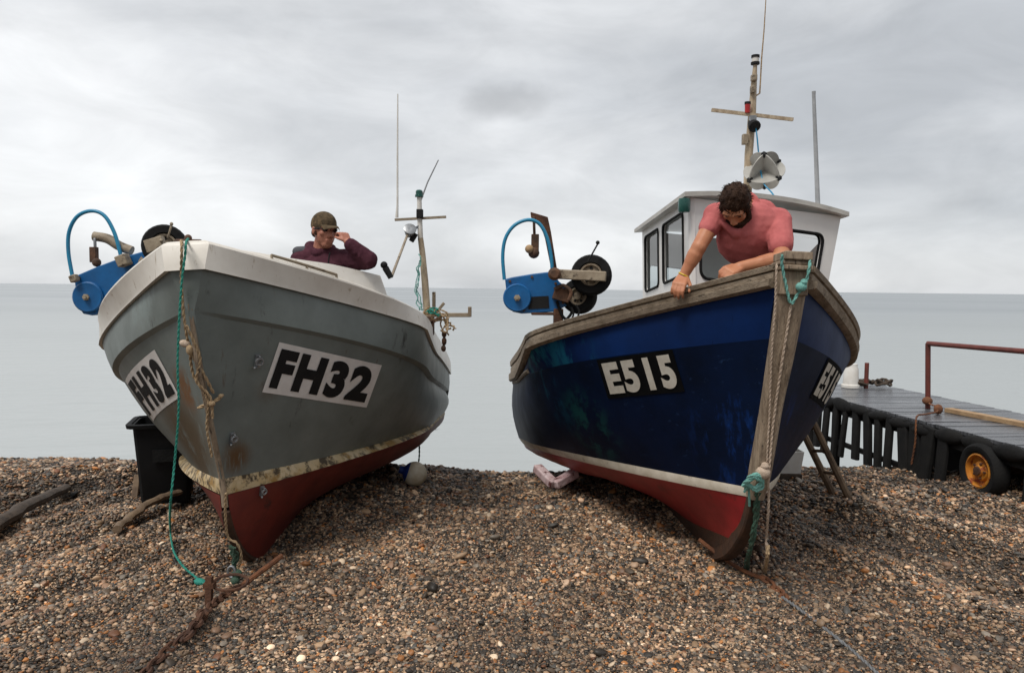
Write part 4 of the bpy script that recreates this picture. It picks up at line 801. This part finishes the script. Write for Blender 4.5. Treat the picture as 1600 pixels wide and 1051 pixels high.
def head_caps(mb, c, f, u, s=1.):
    """skull, jaw, nose, brow, ears; c centre, f facing, u up"""
    f = np.array(f, float)/np.linalg.norm(f); u = np.array(u, float); u = u-f*(u@f); u /= np.linalg.norm(u); x = np.cross(f, u); s *= .115
    L = lambda a, b, d: c+(x*a+f*b+u*d)*s
    mb.ell(L(0, -.12, .22), (.67*s, .82*s, .80*s), x, u, 18); mb.ell(L(0, .12, -.2), (.57*s, .68*s, .78*s), x, u, 18); mb.ell(L(0, .38, -.72), (.36*s, .36*s, .32*s), x, u, 14)
    mb.cap(L(0, .70, .12), L(0, .90, -.24), .07*s, .115*s); mb.cap(L(-.13, .84, -.28), L(.13, .84, -.28), .08*s, .08*s)
    mb.cap(L(-.4, .58, .25), L(-.1, .7, .24), .13*s, .12*s); mb.cap(L(.4, .58, .25), L(.1, .7, .24), .13*s, .12*s)
    mb.cap(L(-.18, .72, -.52), L(.18, .72, -.52), .08*s, .08*s); mb.cap(L(-.15, .71, -.63), L(.15, .71, -.63), .08*s, .08*s)
    for a in (-1, 1): mb.ell(L(a*.38, .5, -.12), .2*s, seg=10); mb.ell(L(a*.68, -.08, -.02), (.09*s, .18*s, .27*s), x, u, 12)
    return L
def hand_caps(mb, w, d, n, th, curl=(.5, .9, .7), L=.19, side=1):
    """w wrist, d finger direction, n back-of-hand normal, th thumb side"""
    w = np.array(w, float); d = np.array(d, float)/np.linalg.norm(d); n = np.array(n, float); n = n-d*(n@d); n /= np.linalg.norm(n); t = np.cross(d, n); t = t if t@np.array(th) > 0 else -t
    k = L/.19
    for a in (-.03, -.01, .01, .03): mb.cap(w+t*a*.6*k, w+d*.085*k+t*a*k, .017*k, .0155*k)
    for a, ln in ((.033, .072), (.011, .082), (-.011, .076), (-.032, .06)):
        p = w+d*.09*k+t*a*k; ang = 0; r = .0098*k
        for q, frac in zip(curl, (.45, .3, .25)):
            ang += q; v = d*math.cos(ang)-n*math.sin(ang)+t*a*1.2; v /= np.linalg.norm(v); p2 = p+v*ln*frac*k*1.15; mb.cap(p, p2, r, r*.92); p = p2; r *= .92
    p = w+d*.028*k+t*.034*k; v = d*.7+t*.55-n*.35; v /= np.linalg.norm(v); p2 = p+v*.045*k; mb.cap(p, p2, .014*k, .0115*k); v = d*.85+t*.05-n*.55; v /= np.linalg.norm(v); mb.cap(p2, p2+v*.036*k, .0115*k, .0095*k)
def strands(parent, name, m, pts, nrm, ln, r, n, seed, flow=(0, 0, 0)):
    rr_ = np.random.default_rng(seed); mb = MB()
    for k in rr_.choice(len(pts), min(n, len(pts)), False):
        d = nrm[k]*.6+np.array(flow)+rr_.normal(0, .35, 3); d /= np.linalg.norm(d); p = pts[k]; l = ln*rr_.uniform(.5, 1.2)
        mb.tube([p-nrm[k]*.003, p+d*l*.5, p+d*l+np.array(flow)*l*.4], [r, r*.8, r*.2], 3, 0, False)
    return mb.build(name, m, parent)
def surf_pts(ob, sel=None):
    me = ob.data; off = np.array(ob['_o']); n = len(me.vertices); co = np.empty(n*3); me.vertices.foreach_get('co', co); no = np.empty(n*3); me.vertices.foreach_get('normal', no); return co.reshape(-1, 3)+off, no.reshape(-1, 3)
# --- man in the pink shirt, leaning on the rail of the blue boat
hip = pt(1212, 478, 4.86); foot_z = float(BL.w(0, 1.0, -.78)[2])+.01
pk = thing('person', 'dark-haired bearded man in a faded pink T-shirt leaning over the timber rail', 'person', (hip[0], hip[1], foot_z))
nk = pt(1168, 322, 4.56); hd = pt(1150, 322, 4.37); shL = pt(1119, 336, 4.50); shR = pt(1216, 346, 4.48)
elL, wrL = pt(1092, 386, 4.41), pt(1068, 431, 4.43); elR, wrR = pt(1222, 404, 4.25), pt(1156, 417, 4.24)
ff = np.array([-.27, -.34, -.90]); uu = np.array([-.40, -.70, .55])
mb = MB(); LH = head_caps(mb, hd, ff, uu, 1.0)
mb.cap(nk, hd-np.array(ff)*.01, .062, .058); chest = (shL+shR)/2+np.array([.03, .03, -.10]); belly = (chest+hip)/2
mb.cap(shL, shR, .07, .07); mb.ell(chest, (.19, .13, .2), shR-shL, nk-hip, 18); mb.ell(belly, (.17, .13, .18), shR-shL, nk-hip, 18); mb.ell(hip, (.17, .13, .14), shR-shL, nk-hip, 18)
mb.cap(shL, elL, .056, .044); mb.cap(elL, wrL, .046, .03); mb.cap(elL*.75+wrL*.25, elL*.5+wrL*.5, .047, .042); mb.cap(shR, elR, .056, .045); mb.cap(elR, wrR, .046, .031); mb.cap(elR*.75+wrR*.25, elR*.5+wrR*.5, .047, .042)
rdir = BL.w(-1, 0, 0)-BL.o
hand_caps(mb, wrL, pt(1060, 447, 4.36)-wrL, (-.35, -.85, .3), (1, 0, .1), (.45, .7, .6)); hand_caps(mb, wrR, pt(1136, 425, 4.19)-wrR, (-.1, -.6, .8), (0, .2, 1), (.7, .9, .8))
for sg in (-1, 1):
    h_ = hip+np.array([sg*.09, .02, -.04]); kn = np.array([h_[0]+sg*.03, h_[1]+.12, (h_[2]+foot_z)/2+.03]); an = np.array([h_[0]+sg*.03, h_[1]+.16, foot_z+.09])
    mb.cap(h_, kn, .085, .06); mb.cap(kn, an, .058, .042); mb.cap(an+np.array([0, 0, -.04]), an+np.array([0, -.17, -.05]), .045, .038)
remesh(mb, 'body', M['skin'], pk, .0055, 4)
# T-shirt
mb = MB(); mb.cap(shL, shR, .078, .082); mb.ell(chest, (.2, .145, .205), shR-shL, nk-hip, 20); mb.ell(belly, (.20, .155, .2), shR-shL, nk-hip, 20); mb.ell(hip+np.array([0, 0, .03]), (.2, .16, .16), shR-shL, nk-hip, 20)
mb.cap((shL+nk)/2, (shR+nk)/2, .085, .085); mb.cap(nk+np.array([.02, .04, -.03]), (nk+shR)/2+np.array([0, .03, 0]), .08, .08)
mb.cap(shL, shL+(elL-shL)*.42, .072, .062); mb.cap(shR, shR+(elR-shR)*.68, .082, .072)
r_ = np.random.default_rng(4)
for k in range(6):                                      # folds from shoulder to belly
    t = k/5.; a = shR*(1-t)+shL*t+np.array([.0, -.07, -.04]); b = chest*.5+belly*.5+np.array([.10-.2*t, -.11, .03]); m_ = (a+b)/2+np.array([0, -.055, .0]); mb.cap(a, m_, .012, .03); mb.cap(m_, b, .03, .016)
e1, e2, e3 = frame(hd-nk); cq = nk*.72+hd*.28
mb.tube([cq+(e1*math.cos(q)+e2*math.sin(q))*.078-e3*.01 for q in np.linspace(0, 2*math.pi, 20)], .014, 8)
remesh(mb, 'shirt', M['pink_cloth'], pk, .006, 6, .013, .085)
f_ = ff/np.linalg.norm(ff); u_ = uu-f_*(uu@f_); u_ /= np.linalg.norm(u_); x_ = np.cross(f_, u_); s0 = .115
mb = MB()
mb.ell(LH(0, -.2, .36), (.76*s0, .86*s0, .80*s0), x_, u_, 18); mb.ell(LH(0, -.52, .0), (.68*s0, .55*s0, .72*s0), x_, u_, 16)
rr_ = np.random.default_rng(8)
for k in range(46):
    a, e = rr_.uniform(0, 2*math.pi), rr_.uniform(.1, 1.25); mb.ell(LH(.66*math.sin(e)*math.cos(a), -.2+.72*math.sin(e)*math.sin(a), .42+.66*math.cos(e)), rr_.uniform(.014, .022), seg=8)
for a in (-1, 1): mb.cap(LH(a*.62, .2, .2), LH(a*.62, .25, -.2), .02, .012)
hair = remesh(mb, 'hair', M['hair'], pk, .006, 5, .010, .02)
P_, N_ = surf_pts(hair); strands(pk, 'loose_hair', M['hair'], P_, N_, .02, .0018, 500, 3, f_*.25-u_*.05)
mb = MB(); mb.ell(LH(0, .36, -.82), (.50*s0, .46*s0, .36*s0), x_, u_, 16)
for a in (-1, 1): mb.cap(LH(a*.6, .15, -.25), LH(a*.5, .3, -.62), .016, .026); mb.cap(LH(a*.5, .3, -.62), LH(a*.2, .68, -.82), .028, .026); mb.cap(LH(a*.05, .8, -.42), LH(a*.3, .7, -.55), .010, .012)
mb.cap(LH(-.2, .68, -.8), LH(.2, .68, -.8), .027, .027); beard = remesh(mb, 'beard', M['hair'], pk, .005, 3, .008, .015)
for a in (-1, 1): mb = MB(); mb.cap(LH(a*.44, .68, .27), LH(a*.14, .77, .3), .003, .003); mb.build('eyebrow', M['hair'], pk); mb = MB(); mb.ell(LH(a*.3, .64, .08), (.013, .009, .006), x_, u_, 10); mb.build('eye', M['black_glass'], pk)
mb = MB(); tt_ = np.linspace(0, 2*math.pi, 16); e1, e2, e3 = frame(wrL-elL); mb.tube([wrL*.97+elL*.03+(e1*math.cos(q)+e2*math.sin(q))*.033 for q in tt_], .0045, 6); mb.build('wristband', M['yellow_band'], pk)
mb = MB()
mb.ell(hip+np.array([0, .02, -.05]), (.185, .15, .16), seg=16)
for sg in (-1, 1):
    h_ = hip+np.array([sg*.09, .02, -.04]); kn = np.array([h_[0]+sg*.03, h_[1]+.12, (h_[2]+foot_z)/2+.03]); an = np.array([h_[0]+sg*.03, h_[1]+.16, foot_z+.12]); mb.cap(h_, kn, .10, .078); mb.cap(kn, an, .076, .066)
remesh(mb, 'trousers', M['navy_cloth'], pk, .012, 4)
# --- man in the cap in the grey boat
hip = pt(494, 540, 5.42); foot_z = float(FH.w(0, 1.2, -.92)[2])+.01
mn = thing('person', 'man in camouflage cap and maroon hoodie holding a hand to his face', 'person', (hip[0], hip[1], foot_z))
hd = pt(507, 361, 5.25); nk = pt(500, 396, 5.3); shA = pt(473, 407, 5.32); shB = pt(541, 408, 5.30); elB, wrB = pt(575, 406, 5.14), pt(544, 379, 5.10); elA, wrA = pt(464, 462, 5.34), pt(492, 492, 5.3)
ff = np.array([.66, -.74, -.10]); uu = np.array([.02, 0, 1.]); mb = MB(); LH = head_caps(mb, hd, ff, uu, 1.02)
mb.cap(nk-np.array([0, 0, .02]), hd, .06, .055); chest = (shA+shB)/2-np.array([0, 0, .13]); belly = (chest+hip)/2
mb.cap(shA, shB, .065, .065); mb.ell(chest, (.17, .12, .2), seg=18); mb.ell(belly, (.16, .12, .2), seg=18); mb.ell(hip, (.165, .13, .14), seg=18)
mb.cap(shB, elB, .056, .045); mb.cap(elB, wrB, .045, .03); mb.cap(shA, elA, .056, .045); mb.cap(elA, wrA, .045, .03)
hand_caps(mb, wrB, pt(533, 358, 5.15)-wrB, (.6, -.6, .2), (-.7, -.3, .5), (.6, .9, .8), .165); hand_caps(mb, wrA, (.5, -.5, -.4), (-.2, -.6, .6), (0, 0, 1), (.5, .7, .6))
for sg in (-1, 1):
    h_ = hip+np.array([sg*.09, 0, -.04]); kn = np.array([h_[0]-.03+sg*.02, h_[1]-.06, (h_[2]+foot_z)/2+.03]); an = np.array([h_[0]-.10+sg*.0, h_[1], foot_z+.09]); mb.cap(h_, kn, .085, .06); mb.cap(kn, an, .058, .042); mb.cap(an+np.array([0, 0, -.04]), an+np.array([.05, -.13, -.05]), .045, .038)
remesh(mb, 'body', M['skin2'], mn, .0055, 4)
mb = MB(); mb.cap(shA, shB, .088, .088); mb.cap((shA+nk)/2, (shB+nk)/2, .085, .075); mb.ell(chest, (.2, .15, .22), seg=18); mb.ell(belly, (.19, .145, .22), seg=18); mb.ell(hip+np.array([0, 0, .04]), (.185, .15, .12), seg=18)
mb.cap(shB, elB, .076, .068); mb.cap(elB, elB+(wrB-elB)*.86, .066, .048); mb.cap(shA, elA, .078, .068); mb.cap(elA, elA+(wrA-elA)*.86, .066, .048)
mb.cap(nk+np.array([-.075, .05, .045]), nk+np.array([.06, .06, .03]), .05, .045); mb.cap(nk+np.array([-.08, -.0, .03]), nk+np.array([.0, -.075, -.0]), .036, .03); mb.cap(nk+np.array([.0, -.075, .0]), nk+np.array([.08, -.02, .02]), .03, .034); mb.cap(nk+np.array([-.1, .09, -.02]), nk+np.array([.06, .1, -.03]), .07, .06)
for k in range(5): q = elB+(shB-elB)*(.1+.2*k); mb.cap(q+np.array([-.01, -.06, .05]), q+np.array([.03, -.055, -.05]), .012, .015)
for k in range(4): q = elB+(wrB-elB)*(.1+.2*k); mb.cap(q+np.array([-.02, -.05, .03]), q+np.array([.02, -.045, -.04]), .011, .013)
for k in range(5): q = shA*(1-k/5)+shB*k/5+np.array([0, -.13, -.08]); mb.cap(q, q+np.array([.04, -.0, -.12]), .012, .016)
remesh(mb, 'hoodie', M['maroon_cloth'], mn, .006, 4, .010, .05)
mb = MB(); mb.cap(shA+np.array([-.03, -.02, .062]), nk+np.array([-.05, -.01, .02]), .038, .035); mb.cap(shA+np.array([-.03, .03, .055]), shA+np.array([.04, -.03, .06]), .035, .04); remesh(mb, 'shoulder_yoke', M['grey_cloth'], mn, .006, 4)
MB().tube(path([(516, 394), (514, 402), (513, 414)], 5.1), .005, 6).build('drawstring', M['black_paint'], mn)
f_ = ff/np.linalg.norm(ff); u_ = uu-f_*(uu@f_); u_ /= np.linalg.norm(u_); x_ = np.cross(f_, u_); s0 = .117
mb = MB(); mb.ell(LH(0, -.13, .40), (.74*s0, .90*s0, .78*s0), x_, u_, 20); mb.ell(LH(0, -.15, .28), (.735*s0, .90*s0, .4*s0), x_, u_, 20)
R_ = []
cap_ = remesh(mb, 'cap', M['camo'], mn, .006, 4)
mb = MB(); rows = []
for q in np.linspace(-1, 1, 13): rows.append([LH(.62*math.sin(q*1.2), .60*math.cos(q*1.0)+.12, .33), LH(.62*math.sin(q*1.15)*1.0, .62+.32*math.cos(q*1.35), .30-.05*q*q), LH(.55*math.sin(q*1.1), .80+.62*math.cos(q*1.45), .22-.14*q*q)])
up2 = [[p+u_*.006 for p in r] for r in rows]; mb.grid(rows); mb.grid(up2); mb.grid([[r[-1] for r in rows], [r[-1] for r in up2]]); mb.build('cap_peak', M['camo'], mn)
mb = MB(); mb.ell(LH(0, -.5, -.12), (.6*s0, .42*s0, .42*s0), x_, u_, 14)
for a in (-1, 1): mb.cap(LH(a*.63, -.1, .15), LH(a*.6, .12, -.22), .014, .010)
remesh(mb, 'hair', M['hair'], mn, .006, 3, .006, .02)
for a in (-1, 1): mb = MB(); mb.ell(LH(a*.3, .68, .1), (.2*s0, .07*s0, .12*s0), x_, u_, 14); mb.cap(LH(a*.5, .62, .14), LH(a*.72, .0, .1), .004, .004); mb.build('spectacle_lens', M['black_glass'], mn)
mb = MB(); mb.ell(hip+np.array([0, .0, -.05]), (.185, .15, .16), seg=16)
for sg in (-1, 1):
    h_ = hip+np.array([sg*.09, 0, -.04]); kn = np.array([h_[0]-.03+sg*.02, h_[1]-.06, (h_[2]+foot_z)/2+.03]); an = np.array([h_[0]-.10, h_[1], foot_z+.12]); mb.cap(h_, kn, .10, .078); mb.cap(kn, an, .076, .066)
remesh(mb, 'trousers', M['navy_cloth'], mn, .012, 4)
# ================================================================== ground, sea
xs = np.unique(np.r_[-120, -60, -30, np.arange(-16, -7, .5), np.arange(-7, 7.5, .07), np.arange(7.5, 16, .5), 30, 60, 120]); ys = np.unique(np.r_[-60, -25, -10, np.arange(-4, 2, .5), np.arange(2, 11, .06), np.arange(11, 20, .4), 30])
XX, YY = np.meshgrid(xs, ys); mb = MB(); mb.grid(np.stack([XX, YY, zg(XX, YY)], -1))
def ground_mat():
    m = bpy.data.materials.new('shingle'); m.use_nodes = True; N = m.node_tree.nodes; L = m.node_tree.links; b = N['Principled BSDF']; tc = N.new('ShaderNodeTexCoord')
    v = N.new('ShaderNodeTexVoronoi'); v.inputs['Scale'].default_value = 75; L.new(tc.outputs['Object'], v.inputs['Vector']); sp_ = N.new('ShaderNodeSeparateColor'); L.new(v.outputs['Color'], sp_.inputs[0])
    r = N.new('ShaderNodeValToRGB'); r.color_ramp.interpolation = 'CONSTANT'; e = r.color_ramp.elements
    for k, (p, c) in enumerate(((0, (.02, .016, .013)), (.25, (.055, .04, .028)), (.5, (.09, .066, .048)), (.7, (.035, .03, .028)), (.85, (.12, .09, .066)), (.95, (.07, .03, .014)))):  # darker than the pebbles: shade of the gaps put into the colour
        q = e[k] if k < 2 else e.new(p); q.position = p; q.color = (*c, 1)
    L.new(sp_.outputs[0], r.inputs[0]); L.new(r.outputs[0], b.inputs['Base Color']); b.inputs['Roughness'].default_value = .7
    bp = N.new('ShaderNodeBump'); bp.invert = True; bp.inputs['Distance'].default_value = .012; L.new(v.outputs['Distance'], bp.inputs['Height']); L.new(bp.outputs[0], b.inputs['Normal']); return m
g = mb.build('ground', ground_mat(), None); tag(g, 'shingle beach of brown and grey pebbles', 'ground', kind='structure')
# loose pebbles
def pebbles():
    rr_ = np.random.default_rng(3); V = []
    for (y0, y1, dens, sz) in ((2.6, 4.2, 9500, .0060), (4.2, 6, 7000, .0070), (6, 8, 3600, .0095), (8, 10.6, 1500, .014)):
        hw = y1*.78+.9; n = int((y1-y0)*2*hw*dens); x = rr_.uniform(-hw, hw, n); y = rr_.uniform(y0, y1, n); s_ = sz*np.exp(rr_.normal(0, .42, n)); V.append(np.c_[x, y, s_])
    V = np.concatenate(V); x, y, s_ = V.T; s_ = np.clip(s_, .005, .042); n = len(x); z = zg(x, y)+s_*rr_.uniform(-.15, .55, n)
    me = bpy.data.meshes.new('pebbles'); me.vertices.add(n); me.vertices.foreach_set('co', np.c_[x, y, z].ravel())
    a = me.attributes.new('scl', 'FLOAT_VECTOR', 'POINT'); a.data.foreach_set('vector', (s_[:, None]*np.c_[rr_.uniform(.85, 1.45, n), rr_.uniform(.75, 1.1, n), rr_.uniform(.4, .75, n)]).ravel())
    a = me.attributes.new('rot', 'FLOAT_VECTOR', 'POINT'); a.data.foreach_set('vector', np.c_[rr_.normal(0, .35, n), rr_.normal(0, .35, n), rr_.uniform(0, 6.28, n)].ravel())
    pal = np.array([(.24, .175, .12), (.36, .27, .195), (.11, .088, .07), (.026, .023, .021), (.18, .17, .158), (.30, .14, .05), (.52, .45, .37), (.12, .055, .028), (.21, .14, .10), (.05, .041, .033), (.42, .32, .25), (.085, .088, .09)]); pr = np.array([.15, .11, .14, .16, .08, .05, .035, .04, .10, .11, .05, .06]); pr /= pr.sum()
    c = pal[rr_.choice(len(pal), n, p=pr)]*np.array([1.04, .915, .77])*(np.exp(rr_.normal(0, .25, n))*np.clip(1+.9*vnoise(x, y, .9, 21)+.7*vnoise(x, y, .35, 22), .5, 1.5))[:, None]; a = me.attributes.new('pcol', 'FLOAT_COLOR', 'POINT'); a.data.foreach_set('color', np.c_[c, np.ones(n)].ravel())
    o = bpy.data.objects.new('pebbles', me); COL.objects.link(o); tag(o, 'loose brown, grey and orange pebbles covering the beach', 'pebbles', kind='stuff')
    m = bpy.data.materials.new('pebble'); m.use_nodes = True; N = m.node_tree.nodes; L = m.node_tree.links; at = N.new('ShaderNodeAttribute'); at.attribute_type = 'INSTANCER'; at.attribute_name = 'pcol'
    tc = N.new('ShaderNodeTexCoord'); nz = N.new('ShaderNodeTexNoise'); nz.inputs['Scale'].default_value = 2.2; L.new(tc.outputs['Object'], nz.inputs['Vector']); mr = N.new('ShaderNodeMapRange'); mr.inputs['To Min'].default_value = .7; mr.inputs['To Max'].default_value = 1.3; L.new(nz.outputs[0], mr.inputs[0])
    mx = N.new('ShaderNodeVectorMath'); mx.operation = 'SCALE'; L.new(at.outputs['Color'], mx.inputs[0]); L.new(mr.outputs[0], mx.inputs['Scale']); L.new(mx.outputs[0], N['Principled BSDF'].inputs['Base Color']); N['Principled BSDF'].inputs['Roughness'].default_value = .55
    ng = bpy.data.node_groups.new('scatter', 'GeometryNodeTree'); ng.interface.new_socket('Geometry', in_out='INPUT', socket_type='NodeSocketGeometry'); ng.interface.new_socket('Geometry', in_out='OUTPUT', socket_type='NodeSocketGeometry'); N = ng.nodes; L = ng.links
    gi = N.new('NodeGroupInput'); go = N.new('NodeGroupOutput'); ico = N.new('GeometryNodeMeshIcoSphere'); ico.inputs['Radius'].default_value = 1; ico.inputs['Subdivisions'].default_value = 2
    sp_ = N.new('GeometryNodeSetPosition'); nz = N.new('ShaderNodeTexNoise'); nz.inputs['Scale'].default_value = .9; sub = N.new('ShaderNodeVectorMath'); sub.operation = 'SUBTRACT'; sub.inputs[1].default_value = (.5, .5, .5); scl = N.new('ShaderNodeVectorMath'); scl.operation = 'SCALE'; scl.inputs['Scale'].default_value = .8
    L.new(nz.outputs['Color'], sub.inputs[0]); L.new(sub.outputs[0], scl.inputs[0]); L.new(scl.outputs[0], sp_.inputs['Offset']); L.new(ico.outputs[0], sp_.inputs[0]); ss = N.new('GeometryNodeSetShadeSmooth'); L.new(sp_.outputs[0], ss.inputs[0]); sm = N.new('GeometryNodeSetMaterial'); sm.inputs['Material'].default_value = m; L.new(ss.outputs[0], sm.inputs[0])
    ip = N.new('GeometryNodeInstanceOnPoints'); L.new(gi.outputs[0], ip.inputs['Points']); L.new(sm.outputs[0], ip.inputs['Instance'])
    def na(nm): q = N.new('GeometryNodeInputNamedAttribute'); q.data_type = 'FLOAT_VECTOR'; q.inputs['Name'].default_value = nm; return q.outputs[0]
    er = N.new('FunctionNodeEulerToRotation'); L.new(na('rot'), er.inputs[0]); L.new(er.outputs[0], ip.inputs['Rotation']); L.new(na('scl'), ip.inputs['Scale']); L.new(ip.outputs[0], go.inputs[0])
    md = o.modifiers.new('scatter', 'NODES'); md.node_group = ng; print('pebbles', n)
pebbles()
def sea_mat():
    m = bpy.data.materials.new('sea_water'); m.use_nodes = True; N = m.node_tree.nodes; L = m.node_tree.links; b = N['Principled BSDF']; b.inputs['Roughness'].default_value = .22; b.inputs['IOR'].default_value = 1.33
    tc = N.new('ShaderNodeTexCoord'); mp = N.new('ShaderNodeMapping'); mp.inputs['Scale'].default_value = (.35, 1, 1); L.new(tc.outputs['Object'], mp.inputs[0]); n = N.new('ShaderNodeTexNoise'); n.inputs['Scale'].default_value = .9; n.inputs['Detail'].default_value = 4; L.new(mp.outputs[0], n.inputs['Vector'])
    bp = N.new('ShaderNodeBump'); bp.inputs['Strength'].default_value = .6; bp.inputs['Distance'].default_value = .16; L.new(n.outputs[0], bp.inputs['Height']); L.new(bp.outputs[0], b.inputs['Normal'])
    sx_ = N.new('ShaderNodeSeparateXYZ'); L.new(tc.outputs['Object'], sx_.inputs[0]); md = N.new('ShaderNodeMapRange'); md.inputs['From Min'].default_value = 12; md.inputs['From Max'].default_value = 140; L.new(sx_.outputs[1], md.inputs[0])   # silty shallows to deeper water, both paled to imitate reflected sky
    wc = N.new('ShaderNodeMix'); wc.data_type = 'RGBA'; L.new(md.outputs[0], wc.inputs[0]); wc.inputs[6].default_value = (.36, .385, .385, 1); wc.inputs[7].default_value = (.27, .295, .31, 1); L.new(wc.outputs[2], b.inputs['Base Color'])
    # broad wind lanes: smoother and rougher water
    n2 = N.new('ShaderNodeTexNoise'); n2.inputs['Scale'].default_value = .02; n2.inputs['Detail'].default_value = 3; mp2 = N.new('ShaderNodeMapping'); mp2.inputs['Scale'].default_value = (.15, 1, 1); L.new(tc.outputs['Object'], mp2.inputs[0]); L.new(mp2.outputs[0], n2.inputs['Vector'])
    mr = N.new('ShaderNodeMapRange'); mr.inputs['To Min'].default_value = .16; mr.inputs['To Max'].default_value = .5; L.new(n2.outputs[0], mr.inputs[0]); L.new(mr.outputs[0], b.inputs['Roughness']); return m
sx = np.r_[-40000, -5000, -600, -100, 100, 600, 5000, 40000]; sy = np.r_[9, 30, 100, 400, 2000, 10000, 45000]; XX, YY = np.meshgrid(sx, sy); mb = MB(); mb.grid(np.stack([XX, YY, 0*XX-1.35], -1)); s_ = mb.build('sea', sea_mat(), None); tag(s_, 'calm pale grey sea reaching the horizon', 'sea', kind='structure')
# ================================================================== sky and light
W = bpy.data.worlds.new('World'); scn.world = W; W.use_nodes = True; N = W.node_tree.nodes; L = W.node_tree.links; bg = N['Background']
SUN_EL, SUN_AZ = math.radians(59), math.radians(218)
sky = N.new('ShaderNodeTexSky'); sky.sky_type = 'NISHITA'; sky.sun_disc = False; sky.sun_elevation = SUN_EL; sky.sun_rotation = SUN_AZ
tc = N.new('ShaderNodeTexCoord'); mp = N.new('ShaderNodeMapping'); mp.inputs['Scale'].default_value = (1, 1, 2.6); mp.inputs['Location'].default_value = (.35, .1, .2); L.new(tc.outputs['Generated'], mp.inputs[0])
n1 = N.new('ShaderNodeTexNoise'); n1.inputs['Scale'].default_value = 1.7; n1.inputs['Detail'].default_value = 7; n1.inputs['Roughness'].default_value = .5; n1.inputs['Distortion'].default_value = .25; L.new(mp.outputs[0], n1.inputs['Vector'])
r = N.new('ShaderNodeValToRGB'); e = r.color_ramp.elements; e[0].position = .37; e[0].color = (5.1, 5.3, 5.55, 1); e[1].position = .66; e[1].color = (8.8, 8.9, 9.0, 1); L.new(n1.outputs[0], r.inputs[0])
n3 = N.new('ShaderNodeTexNoise'); n3.inputs['Scale'].default_value = 5.5; n3.inputs['Detail'].default_value = 8; n3.inputs['Roughness'].default_value = .58; n3.inputs['Distortion'].default_value = .6; L.new(mp.outputs[0], n3.inputs['Vector']); m3 = N.new('ShaderNodeMapRange'); m3.inputs['From Min'].default_value = .3; m3.inputs['From Max'].default_value = .7; m3.inputs['To Min'].default_value = .89; m3.inputs['To Max'].default_value = 1.09; L.new(n3.outputs[0], m3.inputs[0]); s3 = N.new('ShaderNodeVectorMath'); s3.operation = 'SCALE'; L.new(r.outputs[0], s3.inputs[0]); L.new(m3.outputs[0], s3.inputs['Scale'])
# one dark scud cloud, low over the sea
cdir = ray(810, 158); sb = N.new('ShaderNodeVectorMath'); sb.operation = 'SUBTRACT'; L.new(tc.outputs['Generated'], sb.inputs[0]); sb.inputs[1].default_value = tuple(cdir)
mu = N.new('ShaderNodeVectorMath'); mu.operation = 'MULTIPLY'; mu.inputs[1].default_value = (1/.085, 1/.085, 1/.026); L.new(sb.outputs[0], mu.inputs[0]); nz = N.new('ShaderNodeTexNoise'); nz.inputs['Scale'].default_value = 9; nz.inputs['Detail'].default_value = 5; L.new(tc.outputs['Generated'], nz.inputs['Vector'])
ln = N.new('ShaderNodeVectorMath'); ln.operation = 'LENGTH'; L.new(mu.outputs[0], ln.inputs[0]); ad = N.new('ShaderNodeMath'); ad.operation = 'MULTIPLY_ADD'; L.new(nz.outputs[0], ad.inputs[0]); ad.inputs[1].default_value = 2.2; ad.inputs[2].default_value = -1.1; ad2 = N.new('ShaderNodeMath'); ad2.operation = 'ADD'; L.new(ln.outputs['Value'], ad2.inputs[0]); L.new(ad.outputs[0], ad2.inputs[1])
mr = N.new('ShaderNodeMapRange'); mr.interpolation_type = 'SMOOTHSTEP'; mr.inputs['From Min'].default_value = .1; mr.inputs['From Max'].default_value = 1.15; mr.inputs['To Min'].default_value = .74; mr.inputs['To Max'].default_value = 1.; L.new(ad2.outputs[0], mr.inputs[0])
sc_ = N.new('ShaderNodeVectorMath'); sc_.operation = 'SCALE'; L.new(s3.outputs[0], sc_.inputs[0]); L.new(mr.outputs[0], sc_.inputs['Scale'])
# sky dimmed behind the photographer, added to cut fill on front faces
sx_ = N.new('ShaderNodeSeparateXYZ'); L.new(tc.outputs['Generated'], sx_.inputs[0]); lm = N.new('ShaderNodeMapRange'); lm.interpolation_type = 'SMOOTHSTEP'; lm.inputs['From Min'].default_value = -.55; lm.inputs['From Max'].default_value = .35; lm.inputs['To Min'].default_value = .8; lm.inputs['To Max'].default_value = 1.; L.new(sx_.outputs[1], lm.inputs[0])
sc2 = N.new('ShaderNodeVectorMath'); sc2.operation = 'SCALE'; L.new(sc_.outputs[0], sc2.inputs[0]); L.new(lm.outputs[0], sc2.inputs['Scale']); sc_ = sc2
mx = N.new('ShaderNodeMix'); mx.data_type = 'RGBA'; mx.inputs[0].default_value = .93; L.new(sky.outputs[0], mx.inputs[6]); L.new(sc_.outputs[0], mx.inputs[7]); L.new(mx.outputs[2], bg.inputs[0]); bg.inputs[1].default_value = .1
sl = bpy.data.lights.new('sun', 'SUN'); sl.energy = 2.3; sl.angle = math.radians(20); sl.color = (1, .96, .9); so = bpy.data.objects.new('sun', sl); COL.objects.link(so)
dv_ = Vector((math.sin(SUN_AZ)*math.cos(SUN_EL), math.cos(SUN_AZ)*math.cos(SUN_EL), math.sin(SUN_EL))); so.rotation_euler = dv_.to_track_quat('Z', 'Y').to_euler(); so.location = (0, -5, 12)
scn.view_settings.view_transform = 'Standard'; scn.view_settings.look = 'None'; scn.view_settings.exposure = .16; scn.view_settings.gamma = 1
scn.render.engine = 'CYCLES'; scn.cycles.max_bounces = 6; scn.cycles.transparent_max_bounces = 12
for o in bpy.data.objects:
    if '_o' in o: del o['_o']
